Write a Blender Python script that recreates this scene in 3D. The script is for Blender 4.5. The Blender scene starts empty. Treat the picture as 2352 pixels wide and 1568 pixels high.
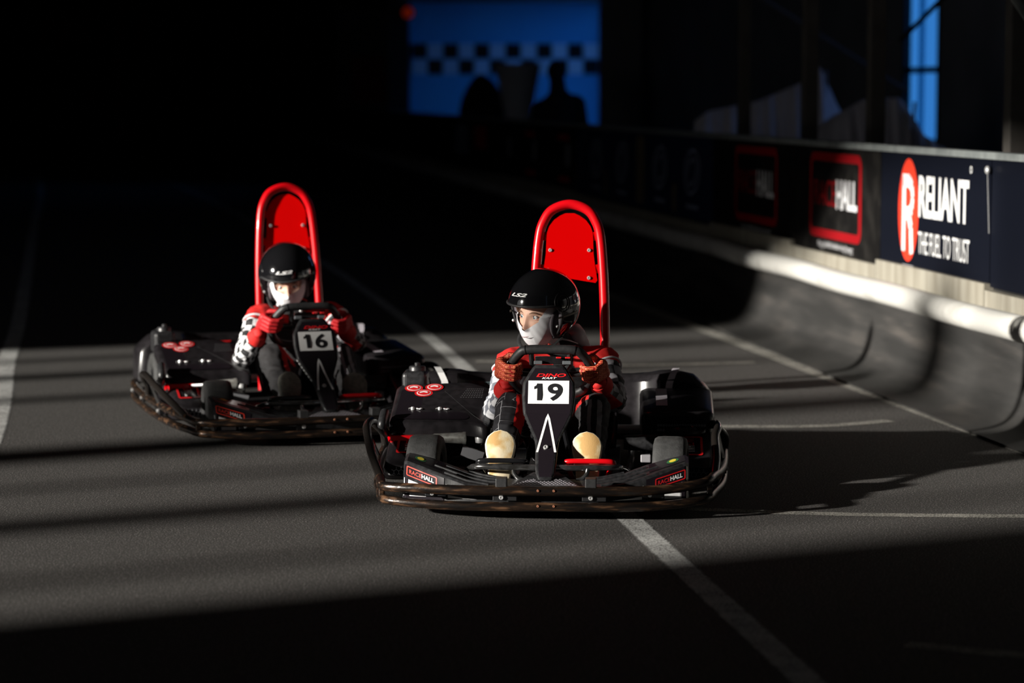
import bpy, bmesh, math, random
from mathutils import Vector, Matrix, noise

random.seed(7)
R = math.radians
SC = bpy.context.scene
COL = SC.collection

# ------------------------------------------------------------------ camera
CAM_H = 1.5
cam_d = bpy.data.cameras.new('camera')
cam = bpy.data.objects.new('camera', cam_d)
COL.objects.link(cam)
cam.location = (0, 0, CAM_H)
cam.rotation_euler = (R(90 - 5.85), 0, 0)
cam_d.sensor_width = 36.0
cam_d.lens = 85.0
cam_d.clip_end = 400
cam_d.dof.use_dof = True
cam_d.dof.focus_distance = 8.95
cam_d.dof.aperture_fstop = 1.8
SC.camera = cam

# ------------------------------------------------------------------ world, sun, exposure
world = bpy.data.worlds.new('world')
SC.world = world
world.use_nodes = True
bg = world.node_tree.nodes['Background']
bg.inputs[0].default_value = (0.49, 0.71, 1.0, 1)
bg.inputs[1].default_value = 2.3

SUN_AZ, SUN_EL = R(26), R(13.5)
sun_d = bpy.data.lights.new('sun', 'SUN')
sun_d.energy = 22.5
sun_d.angle = R(1.3)
sun_d.color = (0.61, 0.85, 1.08)
sun = bpy.data.objects.new('sun', sun_d)
COL.objects.link(sun)
sun.location = (-30, -14, 20)
sdir = Vector((math.cos(SUN_AZ) * math.cos(SUN_EL), math.sin(SUN_AZ) * math.cos(SUN_EL), -math.sin(SUN_EL)))
sun.rotation_euler = sdir.to_track_quat('-Z', 'Y').to_euler()

SC.view_settings.view_transform = 'Standard'
SC.view_settings.look = 'None'
SC.view_settings.exposure = 0.0
SC.view_settings.gamma = 1.0
SC.view_settings.use_curve_mapping = False
SC.cycles.use_denoising = True
SC.cycles.max_bounces = 8
SC.cycles.sample_clamp_indirect = 4.0


# ------------------------------------------------------------------ materials
MATS = {}


def mat(name, col, rough=0.5, metal=0.0, spec=0.5, coat=0.0, emit=None, sheen=0.0):
    if name in MATS:
        return MATS[name]
    m = bpy.data.materials.new(name)
    m.use_nodes = True
    b = m.node_tree.nodes['Principled BSDF']
    b.inputs['Base Color'].default_value = (*col, 1)
    b.inputs['Roughness'].default_value = rough
    b.inputs['Metallic'].default_value = metal
    b.inputs['Specular IOR Level'].default_value = spec
    b.inputs['Coat Weight'].default_value = coat
    b.inputs['Coat Roughness'].default_value = 0.04
    if sheen:
        b.inputs['Sheen Weight'].default_value = sheen
    if emit:
        b.inputs['Emission Color'].default_value = (*emit[:3], 1)
        b.inputs['Emission Strength'].default_value = emit[3]
    MATS[name] = m
    return m


def noisy(name, cols, scale=20, rough=0.6, metal=0.0, bump=0.0, bscale=None, detail=6, stretch=(1, 1, 1), pos=(0.35, 0.65), spec=0.5, coord='Object', coat=0.0):
    """colour varies between cols by noise, with fine bump"""
    m = mat(name, cols[0], rough, metal, spec, coat)
    nt = m.node_tree
    b = nt.nodes['Principled BSDF']
    tc = nt.nodes.new('ShaderNodeTexCoord')
    mp = nt.nodes.new('ShaderNodeMapping')
    mp.inputs['Scale'].default_value = stretch
    nt.links.new(tc.outputs[coord], mp.inputs[0])
    n = nt.nodes.new('ShaderNodeTexNoise')
    n.inputs['Scale'].default_value = scale
    n.inputs['Detail'].default_value = detail
    nt.links.new(mp.outputs[0], n.inputs[0])
    r = nt.nodes.new('ShaderNodeValToRGB')
    r.color_ramp.elements[0].position = pos[0]
    r.color_ramp.elements[1].position = pos[1]
    r.color_ramp.elements[0].color = (*cols[0], 1)
    r.color_ramp.elements[1].color = (*cols[-1], 1)
    if len(cols) == 3:
        e = r.color_ramp.elements.new((pos[0] + pos[1]) / 2)
        e.color = (*cols[1], 1)
    nt.links.new(n.outputs['Fac'], r.inputs[0])
    nt.links.new(r.outputs[0], b.inputs['Base Color'])
    if bump:
        n2 = nt.nodes.new('ShaderNodeTexNoise')
        n2.inputs['Scale'].default_value = bscale or scale * 4
        n2.inputs['Detail'].default_value = 3
        nt.links.new(mp.outputs[0], n2.inputs[0])
        bp = nt.nodes.new('ShaderNodeBump')
        bp.inputs['Strength'].default_value = bump
        bp.inputs['Distance'].default_value = 0.01
        nt.links.new(n2.outputs['Fac'], bp.inputs['Height'])
        nt.links.new(bp.outputs[0], b.inputs['Normal'])
    return m


def uv_checker(name, c1, c2, cell, rough=0.75):
    m = mat(name, c1, rough)
    nt = m.node_tree
    b = nt.nodes['Principled BSDF']
    tc = nt.nodes.new('ShaderNodeTexCoord')
    nz = nt.nodes.new('ShaderNodeTexNoise')
    nz.inputs['Scale'].default_value = 14
    nt.links.new(tc.outputs['Object'], nz.inputs[0])
    mx = nt.nodes.new('ShaderNodeVectorMath')
    mx.operation = 'MULTIPLY_ADD'
    mx.inputs[1].default_value = (0.02, 0.02, 0)
    nt.links.new(nz.outputs['Color'], mx.inputs[0])
    nt.links.new(tc.outputs['UV'], mx.inputs[2])
    ck = nt.nodes.new('ShaderNodeTexChecker')
    ck.inputs['Scale'].default_value = 1.0 / cell
    ck.inputs['Color1'].default_value = (*c1, 1)
    ck.inputs['Color2'].default_value = (*c2, 1)
    nt.links.new(mx.outputs[0], ck.inputs[0])
    nt.links.new(ck.outputs[0], b.inputs['Base Color'])
    return m


def uv_lines(name, base, line, cell, width, rough=0.8):
    m = mat(name, base, rough, spec=0.3)
    nt = m.node_tree
    b = nt.nodes['Principled BSDF']
    tc = nt.nodes.new('ShaderNodeTexCoord')
    br = nt.nodes.new('ShaderNodeTexBrick')
    br.inputs['Scale'].default_value = 1.0
    br.inputs['Color1'].default_value = (*base, 1)
    br.inputs['Color2'].default_value = (*base, 1)
    br.inputs['Mortar'].default_value = (*line, 1)
    br.inputs['Mortar Size'].default_value = width
    br.inputs['Brick Width'].default_value = cell
    br.inputs['Row Height'].default_value = cell
    br.inputs['Mortar Smooth'].default_value = 0.1
    nt.links.new(tc.outputs['UV'], br.inputs[0])
    nt.links.new(br.outputs[0], b.inputs['Base Color'])
    return m


def dots(name, base, dot, scale, thr=0.33):
    m = mat(name, base, 0.6)
    nt = m.node_tree
    b = nt.nodes['Principled BSDF']
    tc = nt.nodes.new('ShaderNodeTexCoord')
    v = nt.nodes.new('ShaderNodeTexVoronoi')
    v.inputs['Scale'].default_value = scale
    v.inputs['Randomness'].default_value = 0.12
    nt.links.new(tc.outputs['Object'], v.inputs['Vector'])
    r = nt.nodes.new('ShaderNodeValToRGB')
    r.color_ramp.elements[0].position = thr
    r.color_ramp.elements[0].color = (*dot, 1)
    r.color_ramp.elements[1].position = thr + 0.08
    r.color_ramp.elements[1].color = (*base, 1)
    nt.links.new(v.outputs['Distance'], r.inputs[0])
    nt.links.new(r.outputs[0], b.inputs['Base Color'])
    bp = nt.nodes.new('ShaderNodeBump')
    bp.inputs['Strength'].default_value = 0.5
    bp.inputs['Distance'].default_value = -0.002
    nt.links.new(v.outputs['Distance'], bp.inputs['Height'])
    nt.links.new(bp.outputs[0], b.inputs['Normal'])
    return m


asphalt = noisy('asphalt', [(0.034, 0.0318, 0.030), (0.060, 0.0555, 0.053), (0.34, 0.318, 0.303)], scale=170, rough=0.85, bump=0.10, bscale=250, detail=4, pos=(0.42, 0.70), spec=0.3)


def line_material(name, col, wear):
    """road paint worn through to the asphalt, thinner towards its edges (UV.x runs across the line)"""
    m = mat(name, col, 0.8)
    nt = m.node_tree
    b = nt.nodes['Principled BSDF']
    out = nt.nodes['Material Output']
    tc = nt.nodes.new('ShaderNodeTexCoord')
    sx = nt.nodes.new('ShaderNodeSeparateXYZ')
    nt.links.new(tc.outputs['UV'], sx.inputs[0])

    def math_(op, a, v, c=None):
        n = nt.nodes.new('ShaderNodeMath')
        n.operation = op
        for k, x in enumerate((a, v, c)):
            if x is None:
                continue
            if isinstance(x, (int, float)):
                n.inputs[k].default_value = x
            else:
                nt.links.new(x, n.inputs[k])
        return n.outputs[0]
    e = math_('ABSOLUTE', math_('MULTIPLY_ADD', sx.outputs[0], 2.0, -1.0), 0)
    e = math_('MINIMUM', math_('MULTIPLY', math_('SUBTRACT', 1.0, e), 2.6), 1.0)
    n1 = nt.nodes.new('ShaderNodeTexNoise')
    n1.inputs['Scale'].default_value = 190
    n1.inputs['Detail'].default_value = 3
    n2 = nt.nodes.new('ShaderNodeTexNoise')
    n2.inputs['Scale'].default_value = 9
    for n in (n1, n2):
        nt.links.new(tc.outputs['Object'], n.inputs[0])
    v = math_('ADD', math_('MULTIPLY', n1.outputs['Fac'], 1.5), math_('MULTIPLY', n2.outputs['Fac'], 0.5))
    v = math_('ADD', math_('MULTIPLY', e, 0.9), v)
    r = nt.nodes.new('ShaderNodeMapRange')
    r.inputs['From Min'].default_value = 1.55 + wear
    r.inputs['From Max'].default_value = 2.0 + wear
    nt.links.new(v, r.inputs['Value'])
    mx = nt.nodes.new('ShaderNodeMixShader')
    tr = nt.nodes.new('ShaderNodeBsdfTransparent')
    nt.links.new(r.outputs[0], mx.inputs[0])
    nt.links.new(tr.outputs[0], mx.inputs[1])
    nt.links.new(b.outputs[0], mx.inputs[2])
    nt.links.new(mx.outputs[0], out.inputs[0])
    return m


line_paint = line_material('worn_line_paint', (0.50, 0.50, 0.49), 0.0)
line_paint_faint = line_material('faded_line_paint', (0.34, 0.325, 0.29), 0.05)
wall_dark = noisy('dark_wall_paint', [(0.10, 0.10, 0.11), (0.13, 0.13, 0.14)], scale=1.5, rough=0.8)
wall_grey = noisy('grey_wall_paint', [(0.22, 0.23, 0.25), (0.30, 0.31, 0.33)], scale=1.2, rough=0.8)
wall_white = noisy('white_wall_paint', [(0.78, 0.79, 0.80), (0.86, 0.87, 0.88)], scale=1.0, rough=0.8)
ceil_m = mat('ceiling_paint', (0.55, 0.53, 0.50), 0.9)
black_pl = noisy('black_plastic', [(0.010, 0.009, 0.010), (0.018, 0.016, 0.018)], scale=30, rough=0.26, bump=0.03, bscale=300, spec=0.32)
grey_pl = noisy('scuffed_black_plastic', [(0.010, 0.010, 0.011), (0.026, 0.026, 0.028)], scale=60, rough=0.38, bump=0.06, bscale=300)
gloss_black = mat('gloss_black_sticker', (0.012, 0.009, 0.012), 0.22, coat=0.3)
rubber = noisy('tyre_rubber', [(0.018, 0.018, 0.018), (0.034, 0.034, 0.034)], scale=40, rough=0.75, bump=0.1)
grip_rub = noisy('grip_rubber', [(0.014, 0.014, 0.015), (0.024, 0.024, 0.025)], scale=80, rough=0.5, bump=0.08, bscale=500)
rust = noisy('worn_rusty_tube', [(0.008, 0.0065, 0.006), (0.024, 0.014, 0.009), (0.15, 0.078, 0.042)], scale=46, rough=0.27, metal=0.3, bump=0.12, bscale=200, stretch=(0.22, 0.7, 1.6), pos=(0.40, 0.70))
chrome = noisy('worn_chrome', [(0.50, 0.50, 0.51), (0.22, 0.21, 0.20)], scale=40, rough=0.13, metal=0.95)
steel = mat('bright_steel', (0.62, 0.62, 0.62), 0.35, 0.55)
silencer_m = noisy('dull_chrome', [(0.42, 0.42, 0.40), (0.22, 0.21, 0.19)], scale=50, rough=0.35, metal=0.5)
dim_print = mat('dim_print', (0.07, 0.07, 0.075), 0.5)
copper = mat('copper_rivet', (0.50, 0.22, 0.13), 0.4, 0.5)
dark_metal = mat('dark_metal', (0.03, 0.03, 0.032), 0.4, 0.6)
black_tube = mat('black_painted_tube', (0.008, 0.008, 0.009), 0.2, coat=0.4)
red_paint = mat('red_paint', (0.55, 0.002, 0.006), 0.3, spec=0.3, coat=0.35)
red_plate_sunlit = mat('sunlit_red_plate_paint', (0.95, 0.002, 0.002), 0.6, spec=0.0)  # brighter copy of the plate red, standing in for stronger sun on it
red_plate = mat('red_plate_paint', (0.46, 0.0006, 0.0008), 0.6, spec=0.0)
red_sticker = mat('red_sticker', (0.65, 0.012, 0.015), 0.4)
orange_red = mat('orange_red_sticker', (0.75, 0.045, 0.02), 0.4)
white_st = mat('white_sticker', (0.80, 0.80, 0.80), 0.4)
lilac_st = mat('pale_print', (0.60, 0.56, 0.62), 0.4)
ink = mat('black_ink', (0.012, 0.012, 0.014), 0.4)
grey_st = mat('grey_print', (0.28, 0.28, 0.30), 0.5)
yellow_st = mat('yellow_print', (0.75, 0.60, 0.05), 0.4)
green_st = mat('green_print', (0.03, 0.14, 0.05), 0.4)
black_fab = noisy('black_suit_fabric', [(0.008, 0.0075, 0.0085), (0.018, 0.017, 0.019)], scale=25, rough=0.85, bump=0.2, bscale=400)
stitch_fab = uv_lines('quilted_black_fabric', (0.011, 0.0105, 0.013), (0.34, 0.34, 0.36), 0.075, 0.0010)
red_fab = noisy('red_suit_fabric', [(0.55, 0.008, 0.006), (0.68, 0.014, 0.010)], scale=20, rough=0.75, bump=0.2, bscale=300)
white_fab = noisy('white_fabric', [(0.80, 0.80, 0.83), (0.86, 0.86, 0.88)], scale=20, rough=0.85, bump=0.03, bscale=300)
grey_fab = noisy('grey_print_fabric', [(0.22, 0.21, 0.23), (0.30, 0.29, 0.31)], scale=18, rough=0.8)
check_grey = uv_checker('grey_white_check_fabric', (0.74, 0.74, 0.77), (0.20, 0.21, 0.25), 0.036)
check_black = uv_checker('black_white_check_fabric', (0.82, 0.82, 0.84), (0.012, 0.012, 0.013), 0.036)
check_dark = uv_checker('black_grey_check_fabric', (0.34, 0.33, 0.36), (0.016, 0.015, 0.017), 0.045)
skin = noisy('skin', [(0.74, 0.44, 0.32), (0.82, 0.52, 0.40)], scale=12, rough=0.5, spec=0.35)
MATS['skin'].node_tree.nodes['Principled BSDF'].inputs['Subsurface Weight'].default_value = 0.08
hair = noisy('brown_hair', [(0.04, 0.02, 0.01), (0.10, 0.05, 0.025)], scale=60, rough=0.5)
brow_m = mat('eyebrow_hair', (0.20, 0.10, 0.055), 0.7)
fold_shade_m = mat('mouth_fold_shade', (0.30, 0.14, 0.13), 0.8)
helmet_m = mat('glossy_black_helmet', (0.006, 0.006, 0.007), 0.10, coat=1.0)
lining = mat('grey_lining', (0.10, 0.085, 0.095), 0.9)
sole_m = noisy('worn_cream_sole', [(0.66, 0.56, 0.38), (0.60, 0.45, 0.24), (0.50, 0.30, 0.11)], scale=11, rough=0.75, bump=0.06, bscale=200, pos=(0.44, 0.56), detail=3)
sole_rim = mat('cream_sole_edge', (0.74, 0.66, 0.50), 0.8)
sole_grey = noisy('grey_sole', [(0.18, 0.18, 0.155), (0.28, 0.27, 0.235)], scale=60, rough=0.9, bump=0.3, bscale=200)
shoe_black = mat('dark_shoe_upper', (0.02, 0.02, 0.022), 0.8)
shoe_grey = noisy('grey_shoe_upper', [(0.12, 0.115, 0.12), (0.18, 0.17, 0.18)], scale=60, rough=0.9, bump=0.2)
glove_dot = dots('dotted_red_glove', (0.36, 0.008, 0.008), (1.0, 0.30, 0.12), 165, 0.39)
glove_red = dots('red_glove', (0.45, 0.006, 0.010), (0.70, 0.015, 0.02), 170, 0.36)


def suit_overlay(m):
    """panels sewn into the suit: red, grey and white areas read from smooth vertex fields"""
    nt = m.node_tree
    b = nt.nodes['Principled BSDF']
    src = b.inputs['Base Color'].links[0].from_socket
    for name, col in (('pipef', (0.78, 0.78, 0.80)), ('greyf', (0.26, 0.25, 0.27)), ('redf', (0.60, 0.010, 0.008))):
        at = nt.nodes.new('ShaderNodeAttribute')
        at.attribute_name = name
        gt = nt.nodes.new('ShaderNodeMath')
        gt.operation = 'GREATER_THAN'
        gt.inputs[1].default_value = 0.0
        nt.links.new(at.outputs['Fac'], gt.inputs[0])
        mx = nt.nodes.new('ShaderNodeMix')
        mx.data_type = 'RGBA'
        nt.links.new(gt.outputs[0], mx.inputs['Factor'])
        nt.links.new(src, mx.inputs['A'])
        mx.inputs['B'].default_value = (*col, 1)
        src = mx.outputs['Result']
    nt.links.new(src, b.inputs['Base Color'])


for m_ in (black_fab, stitch_fab, check_grey, check_black, check_dark):
    suit_overlay(m_)


def eye_material():
    m = mat('eye', (0.8, 0.78, 0.76), 0.15)
    nt = m.node_tree
    b = nt.nodes['Principled BSDF']
    tc = nt.nodes.new('ShaderNodeTexCoord')
    sx = nt.nodes.new('ShaderNodeSeparateXYZ')
    nt.links.new(tc.outputs['Normal'], sx.inputs[0])
    r = nt.nodes.new('ShaderNodeValToRGB')
    cr = r.color_ramp
    cr.interpolation = 'CONSTANT'
    cr.elements[0].position = 0
    cr.elements[0].color = (0.75, 0.70, 0.68, 1)
    cr.elements[1].position = 0.87
    cr.elements[1].color = (0.16, 0.26, 0.30, 1)
    e = cr.elements.new(0.965)
    e.color = (0.005, 0.005, 0.005, 1)
    mu = nt.nodes.new('ShaderNodeMath')
    mu.operation = 'MULTIPLY'
    mu.inputs[1].default_value = -1
    nt.links.new(sx.outputs['Y'], mu.inputs[0])
    nt.links.new(mu.outputs[0], r.inputs[0])
    nt.links.new(r.outputs[0], b.inputs['Base Color'])
    return m


eye_m = eye_material()


# ------------------------------------------------------------------ mesh helpers
def cr(pts, n=6, closed=False):
    """Catmull-Rom through points"""
    P = [Vector(p) for p in pts]
    out = []
    N = len(P)
    for i in range(N if closed else N - 1):
        if closed:
            a, b, c, d = P[(i - 1) % N], P[i], P[(i + 1) % N], P[(i + 2) % N]
        else:
            a, b, c, d = P[max(i - 1, 0)], P[i], P[i + 1], P[min(i + 2, N - 1)]
        for k in range(n):
            t = k / n
            out.append(0.5 * ((2 * b) + (c - a) * t + (2 * a - 5 * b + 4 * c - d) * t * t + (3 * b - a - 3 * c + d) * t ** 3))
    if not closed:
        out.append(P[-1])
    return out


def lerp_tab(tab, x):
    """piecewise-linear lookup, tab sorted by first column"""
    if x <= tab[0][0]:
        return tab[0][1:]
    for a, b in zip(tab, tab[1:]):
        if x <= b[0]:
            t = (x - a[0]) / (b[0] - a[0])
            return tuple(p + (q - p) * t for p, q in zip(a[1:], b[1:]))
    return tab[-1][1:]


class MB:
    def __init__(self):
        self.v = []
        self.f = []
        self.m = []

    def add(self, vs, fs, mi=0):
        o = len(self.v)
        self.v += [Vector(p) for p in vs]
        self.f += [[o + i for i in q] for q in fs]
        self.m += [mi] * len(fs)
        return self

    def box(self, c, s, rot=None, mi=0, taper=1.0):
        x, y, z = s[0] / 2, s[1] / 2, s[2] / 2
        vs = [Vector((sx * x * (taper if sz > 0 else 1), sy * y * (taper if sz > 0 else 1), sz * z)) for sz in (-1, 1) for sx, sy in ((-1, -1), (1, -1), (1, 1), (-1, 1))]
        if rot is not None:
            vs = [rot @ p for p in vs]
        vs = [p + Vector(c) for p in vs]
        return self.add(vs, [[3, 2, 1, 0], [4, 5, 6, 7], [0, 1, 5, 4], [1, 2, 6, 5], [2, 3, 7, 6], [3, 0, 4, 7]], mi)

    def tube(self, path, r, n=10, closed=False, mi=0, flat=1.0):
        P = [Vector(p) for p in path]
        N = len(P)
        rs = r if isinstance(r, (list, tuple)) else [r] * N
        rings = []
        prev = None
        for i in range(N):
            if closed:
                t = (P[(i + 1) % N] - P[(i - 1) % N])
            else:
                t = P[min(i + 1, N - 1)] - P[max(i - 1, 0)]
            t.normalize()
            if prev is None:
                ref = Vector((0, 0, 1)) if abs(t.z) < 0.9 else Vector((1, 0, 0))
                u = (ref - t * ref.dot(t)).normalized()
            else:
                u = (prev - t * prev.dot(t)).normalized()
            prev = u
            w = t.cross(u)
            rings.append([P[i] + (u * math.cos(a) * flat + w * math.sin(a)) * rs[i] for a in (2 * math.pi * k / n for k in range(n))])
        vs = [p for rg in rings for p in rg]
        fs = []
        for i in range(N if closed else N - 1):
            j = (i + 1) % N
            for k in range(n):
                l = (k + 1) % n
                fs.append([i * n + k, i * n + l, j * n + l, j * n + k])
        if not closed:
            fs.append(list(range(n))[::-1])
            fs.append([(N - 1) * n + k for k in range(n)])
        return self.add(vs, fs, mi)

    def lathe(self, prof, c=(0, 0, 0), axis='Z', n=24, mi=0, rot=None):
        vs = []
        for (r, h) in prof:
            for k in range(n):
                a = 2 * math.pi * k / n
                p = Vector((r * math.cos(a), r * math.sin(a), h))
                if axis == 'X':
                    p = Vector((h, p.x, p.y))
                elif axis == 'Y':
                    p = Vector((p.x, h, p.y))
                if rot is not None:
                    p = rot @ p
                vs.append(p + Vector(c))
        fs = []
        for i in range(len(prof) - 1):
            for k in range(n):
                l = (k + 1) % n
                fs.append([i * n + k, i * n + l, (i + 1) * n + l, (i + 1) * n + k])
        if prof[0][0] > 1e-6:
            fs.append(list(range(n))[::-1])
        if prof[-1][0] > 1e-6:
            fs.append([(len(prof) - 1) * n + k for k in range(n)])
        return self.add(vs, fs, mi)

    def ell(self, c, s, nu=16, nv=10, mi=0, rot=None):
        prof = [(math.sin(math.pi * i / nv), -math.cos(math.pi * i / nv)) for i in range(nv + 1)]
        vs, o = [], Vector(c)
        t = MB().lathe(prof, n=nu)
        M = rot if rot is not None else Matrix.Identity(3)
        vs = [M @ Vector((p.x * s[0], p.y * s[1], p.z * s[2])) + o for p in t.v]
        return self.add(vs, t.f, mi)

    def loft(self, secs, closed=False, caps=False, mi=0):
        n = len(secs[0])
        vs = [p for s in secs for p in s]
        fs = []
        for i in range(len(secs) - 1):
            for k in range(n if closed else n - 1):
                l = (k + 1) % n
                fs.append([i * n + k, i * n + l, (i + 1) * n + l, (i + 1) * n + k])
        if caps:
            fs.append(list(range(n))[::-1])
            fs.append([(len(secs) - 1) * n + k for k in range(n)])
        return self.add(vs, fs, mi)

    def prism(self, poly, fn, d0, d1, mi=0):
        """polygon of 2-d points; fn(a, b, d) -> 3-d; extruded from d0 to d1"""
        n = len(poly)
        vs = [fn(a, b, d0) for a, b in poly] + [fn(a, b, d1) for a, b in poly]
        fs = [list(range(n)), [n + k for k in range(n)][::-1]]
        for k in range(n):
            l = (k + 1) % n
            fs.append([k, k + n, l + n, l])
        return self.add(vs, fs, mi)

    def mesh(self, name, mats):
        me = bpy.data.meshes.new(name)
        me.from_pydata([tuple(p) for p in self.v], [], self.f)
        for mm in (mats if isinstance(mats, (list, tuple)) else [mats]):
            me.materials.append(mm)
        me.polygons.foreach_set('material_index', self.m)
        bm = bmesh.new()
        bm.from_mesh(me)
        bmesh.ops.remove_doubles(bm, verts=bm.verts, dist=1e-6)
        bmesh.ops.recalc_face_normals(bm, faces=bm.faces)
        bm.to_mesh(me)
        bm.free()
        return me

    def build(self, name, mats, parent=None, smooth=38, bevel=0.0, seg=2, open_shell=False):
        me = self.mesh(name, mats)
        return link(name, me, parent, smooth, bevel, seg)


def link(name, me, parent=None, smooth=38, bevel=0.0, seg=2):
    if smooth:
        me.polygons.foreach_set('use_smooth', [True] * len(me.polygons))
        try:
            me.set_sharp_from_angle(angle=R(smooth))
        except Exception:
            pass
    o = bpy.data.objects.new(name, me)
    COL.objects.link(o)
    if parent is not None:
        o.parent = parent
    if bevel:
        b = o.modifiers.new('bevel', 'BEVEL')
        b.width = bevel
        b.segments = seg
        b.limit_method = 'ANGLE'
        b.angle_limit = R(40)
    return o


def thing(name, label, cat, loc=(0, 0, 0), rz=0, group=None):
    o = bpy.data.objects.new(name, None)
    COL.objects.link(o)
    o.empty_display_size = 0.1
    o.location = loc
    o.rotation_euler = (0, 0, rz)
    o['label'] = label
    o['category'] = cat
    if group:
        o['group'] = group
    return o


def tag(o, label, cat, group=None):
    o['label'] = label
    o['category'] = cat
    if group:
        o['group'] = group
    return o


def struct(o, label=None, cat=None):
    o['kind'] = 'structure'
    if label:
        o['label'] = label
    if cat:
        o['category'] = cat
    return o


_txt = {}


def text_pts(s, bold=0.0, shear=0.0):
    """flat text as (verts normalised to 0..1 box, faces)"""
    key = (s, bold, shear)
    if key in _txt:
        return _txt[key]
    cu = bpy.data.curves.new('t', 'FONT')
    cu.body = s
    cu.dimensions = '2D'
    cu.fill_mode = 'FRONT'
    cu.offset = bold
    cu.shear = shear
    cu.resolution_u = 5
    ob = bpy.data.objects.new('t', cu)
    COL.objects.link(ob)
    dg = bpy.context.evaluated_depsgraph_get()
    me = bpy.data.meshes.new_from_object(ob.evaluated_get(dg))
    vs = [tuple(v.co) for v in me.vertices]
    fs = [list(p.vertices) for p in me.polygons]
    bpy.data.objects.remove(ob)
    bpy.data.curves.remove(cu)
    bpy.data.meshes.remove(me)
    x0 = min(v[0] for v in vs); x1 = max(v[0] for v in vs)
    y0 = min(v[1] for v in vs); y1 = max(v[1] for v in vs)
    vs = [((v[0] - x0) / (x1 - x0), (v[1] - y0) / (y1 - y0)) for v in vs]
    _txt[key] = (vs, fs)
    return _txt[key]


def decal_text(name, s, fn, m, parent, bold=0.0, shear=0.0):
    """fn(u, v) -> 3-d point"""
    vs, fs = text_pts(s, bold, shear)
    b = MB().add([fn(u, v) for u, v in vs], fs)
    me = bpy.data.meshes.new(name)
    me.from_pydata([tuple(p) for p in b.v], [], b.f)
    me.materials.append(m)
    return link(name, me, parent, 0)


def decal_mesh(b, name, m, parent):
    me = bpy.data.meshes.new(name)
    me.from_pydata([tuple(p) for p in b.v], [], b.f)
    for mm in (m if isinstance(m, (list, tuple)) else [m]):
        me.materials.append(mm)
    me.polygons.foreach_set('material_index', b.m)
    return link(name, me, parent, 0)


def grid_patch(b, fn, nu=6, nv=3, u0=0, u1=1, v0=0, v1=1, mi=0):
    vs = [fn(u0 + (u1 - u0) * i / nu, v0 + (v1 - v0) * j / nv) for j in range(nv + 1) for i in range(nu + 1)]
    fs = [[j * (nu + 1) + i, j * (nu + 1) + i + 1, (j + 1) * (nu + 1) + i + 1, (j + 1) * (nu + 1) + i] for j in range(nv) for i in range(nu)]
    b.add(vs, fs, mi)


def rr_border(b, fn, w, h, rad, th, mi=0, n=5):
    """rounded-rectangle ring: outer box w x h in the (u, v) metric given, fn takes u, v in 0..1"""
    def ring(x0, y0, x1, y1, r):
        out = []
        for cx, cy, a0 in ((x1 - r, y0 + r, -90), (x1 - r, y1 - r, 0), (x0 + r, y1 - r, 90), (x0 + r, y0 + r, 180)):
            for k in range(n + 1):
                a = R(a0 + 90 * k / n)
                out.append((cx + r * math.cos(a), cy + r * math.sin(a)))
        return out
    o = ring(0, 0, w, h, rad)
    i = ring(th, th, w - th, h - th, max(rad - th, rad * 0.4))
    def dense(rg, m=6):
        out = []
        for k, p in enumerate(rg):
            q = rg[(k + 1) % len(rg)]
            c = m if (k + 1) % (n + 1) == 0 else 1     # split the straight sides so that the frame follows a curved face
            out += [(p[0] + (q[0] - p[0]) * t / c, p[1] + (q[1] - p[1]) * t / c) for t in range(c)]
        return out
    o, i = dense(o), dense(i)
    N = len(o)
    vs = [fn(x / w, y / h) for x, y in o + i]
    fs = [[k, (k + 1) % N, N + (k + 1) % N, N + k] for k in range(N)]
    b.add(vs, fs, mi)


def hex_lines(b, fn, inside, pitch, lw, u0, u1, v0, v1, mi=0):
    """outlines of a honeycomb as thin ribbons, in metres; fn(x, y) -> 3-d"""
    s = pitch / math.sqrt(3)
    done = set()
    row = 0
    y = v0
    while y <= v1 + 1e-6:
        x = u0 + (pitch / 2 if row % 2 else 0)
        while x <= u1 + 1e-6:
            cs = [(x + s * math.cos(R(30 + 60 * k)), y + s * math.sin(R(30 + 60 * k))) for k in range(6)]
            for k in range(6):
                p, q = cs[k], cs[(k + 1) % 6]
                key = (round((p[0] + q[0]) / 2, 4), round((p[1] + q[1]) / 2, 4))
                if key in done or not inside((p[0] + q[0]) / 2, (p[1] + q[1]) / 2):
                    continue
                done.add(key)
                dx, dy = q[0] - p[0], q[1] - p[1]
                L = math.hypot(dx, dy)
                nx, ny = -dy / L * lw / 2, dx / L * lw / 2
                b.add([fn(p[0] + nx, p[1] + ny), fn(q[0] + nx, q[1] + ny), fn(q[0] - nx, q[1] - ny), fn(p[0] - nx, p[1] - ny)], [[0, 1, 2, 3]], mi)
            x += pitch
        y += s * 1.5
        row += 1


_us = []


def capsule(bm, a, b, ra, rb):
    """convex hull of two spheres added to a bmesh"""
    if not _us:
        t = bmesh.new()
        bmesh.ops.create_icosphere(t, subdivisions=2, radius=1)
        _us.extend([v.co.copy() for v in t.verts])
        t.free()
    t = bmesh.new()
    for c, r in ((a, ra), (b, rb)):
        for u in _us:
            t.verts.new(c + u * r)
    bmesh.ops.convex_hull(t, input=t.verts[:])
    loose = [v for v in t.verts if not v.link_faces]
    bmesh.ops.delete(t, geom=loose, context='VERTS')
    me = bpy.data.meshes.new('cap')
    t.to_mesh(me)
    t.free()
    bm.from_mesh(me)
    bpy.data.meshes.remove(me)


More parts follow.
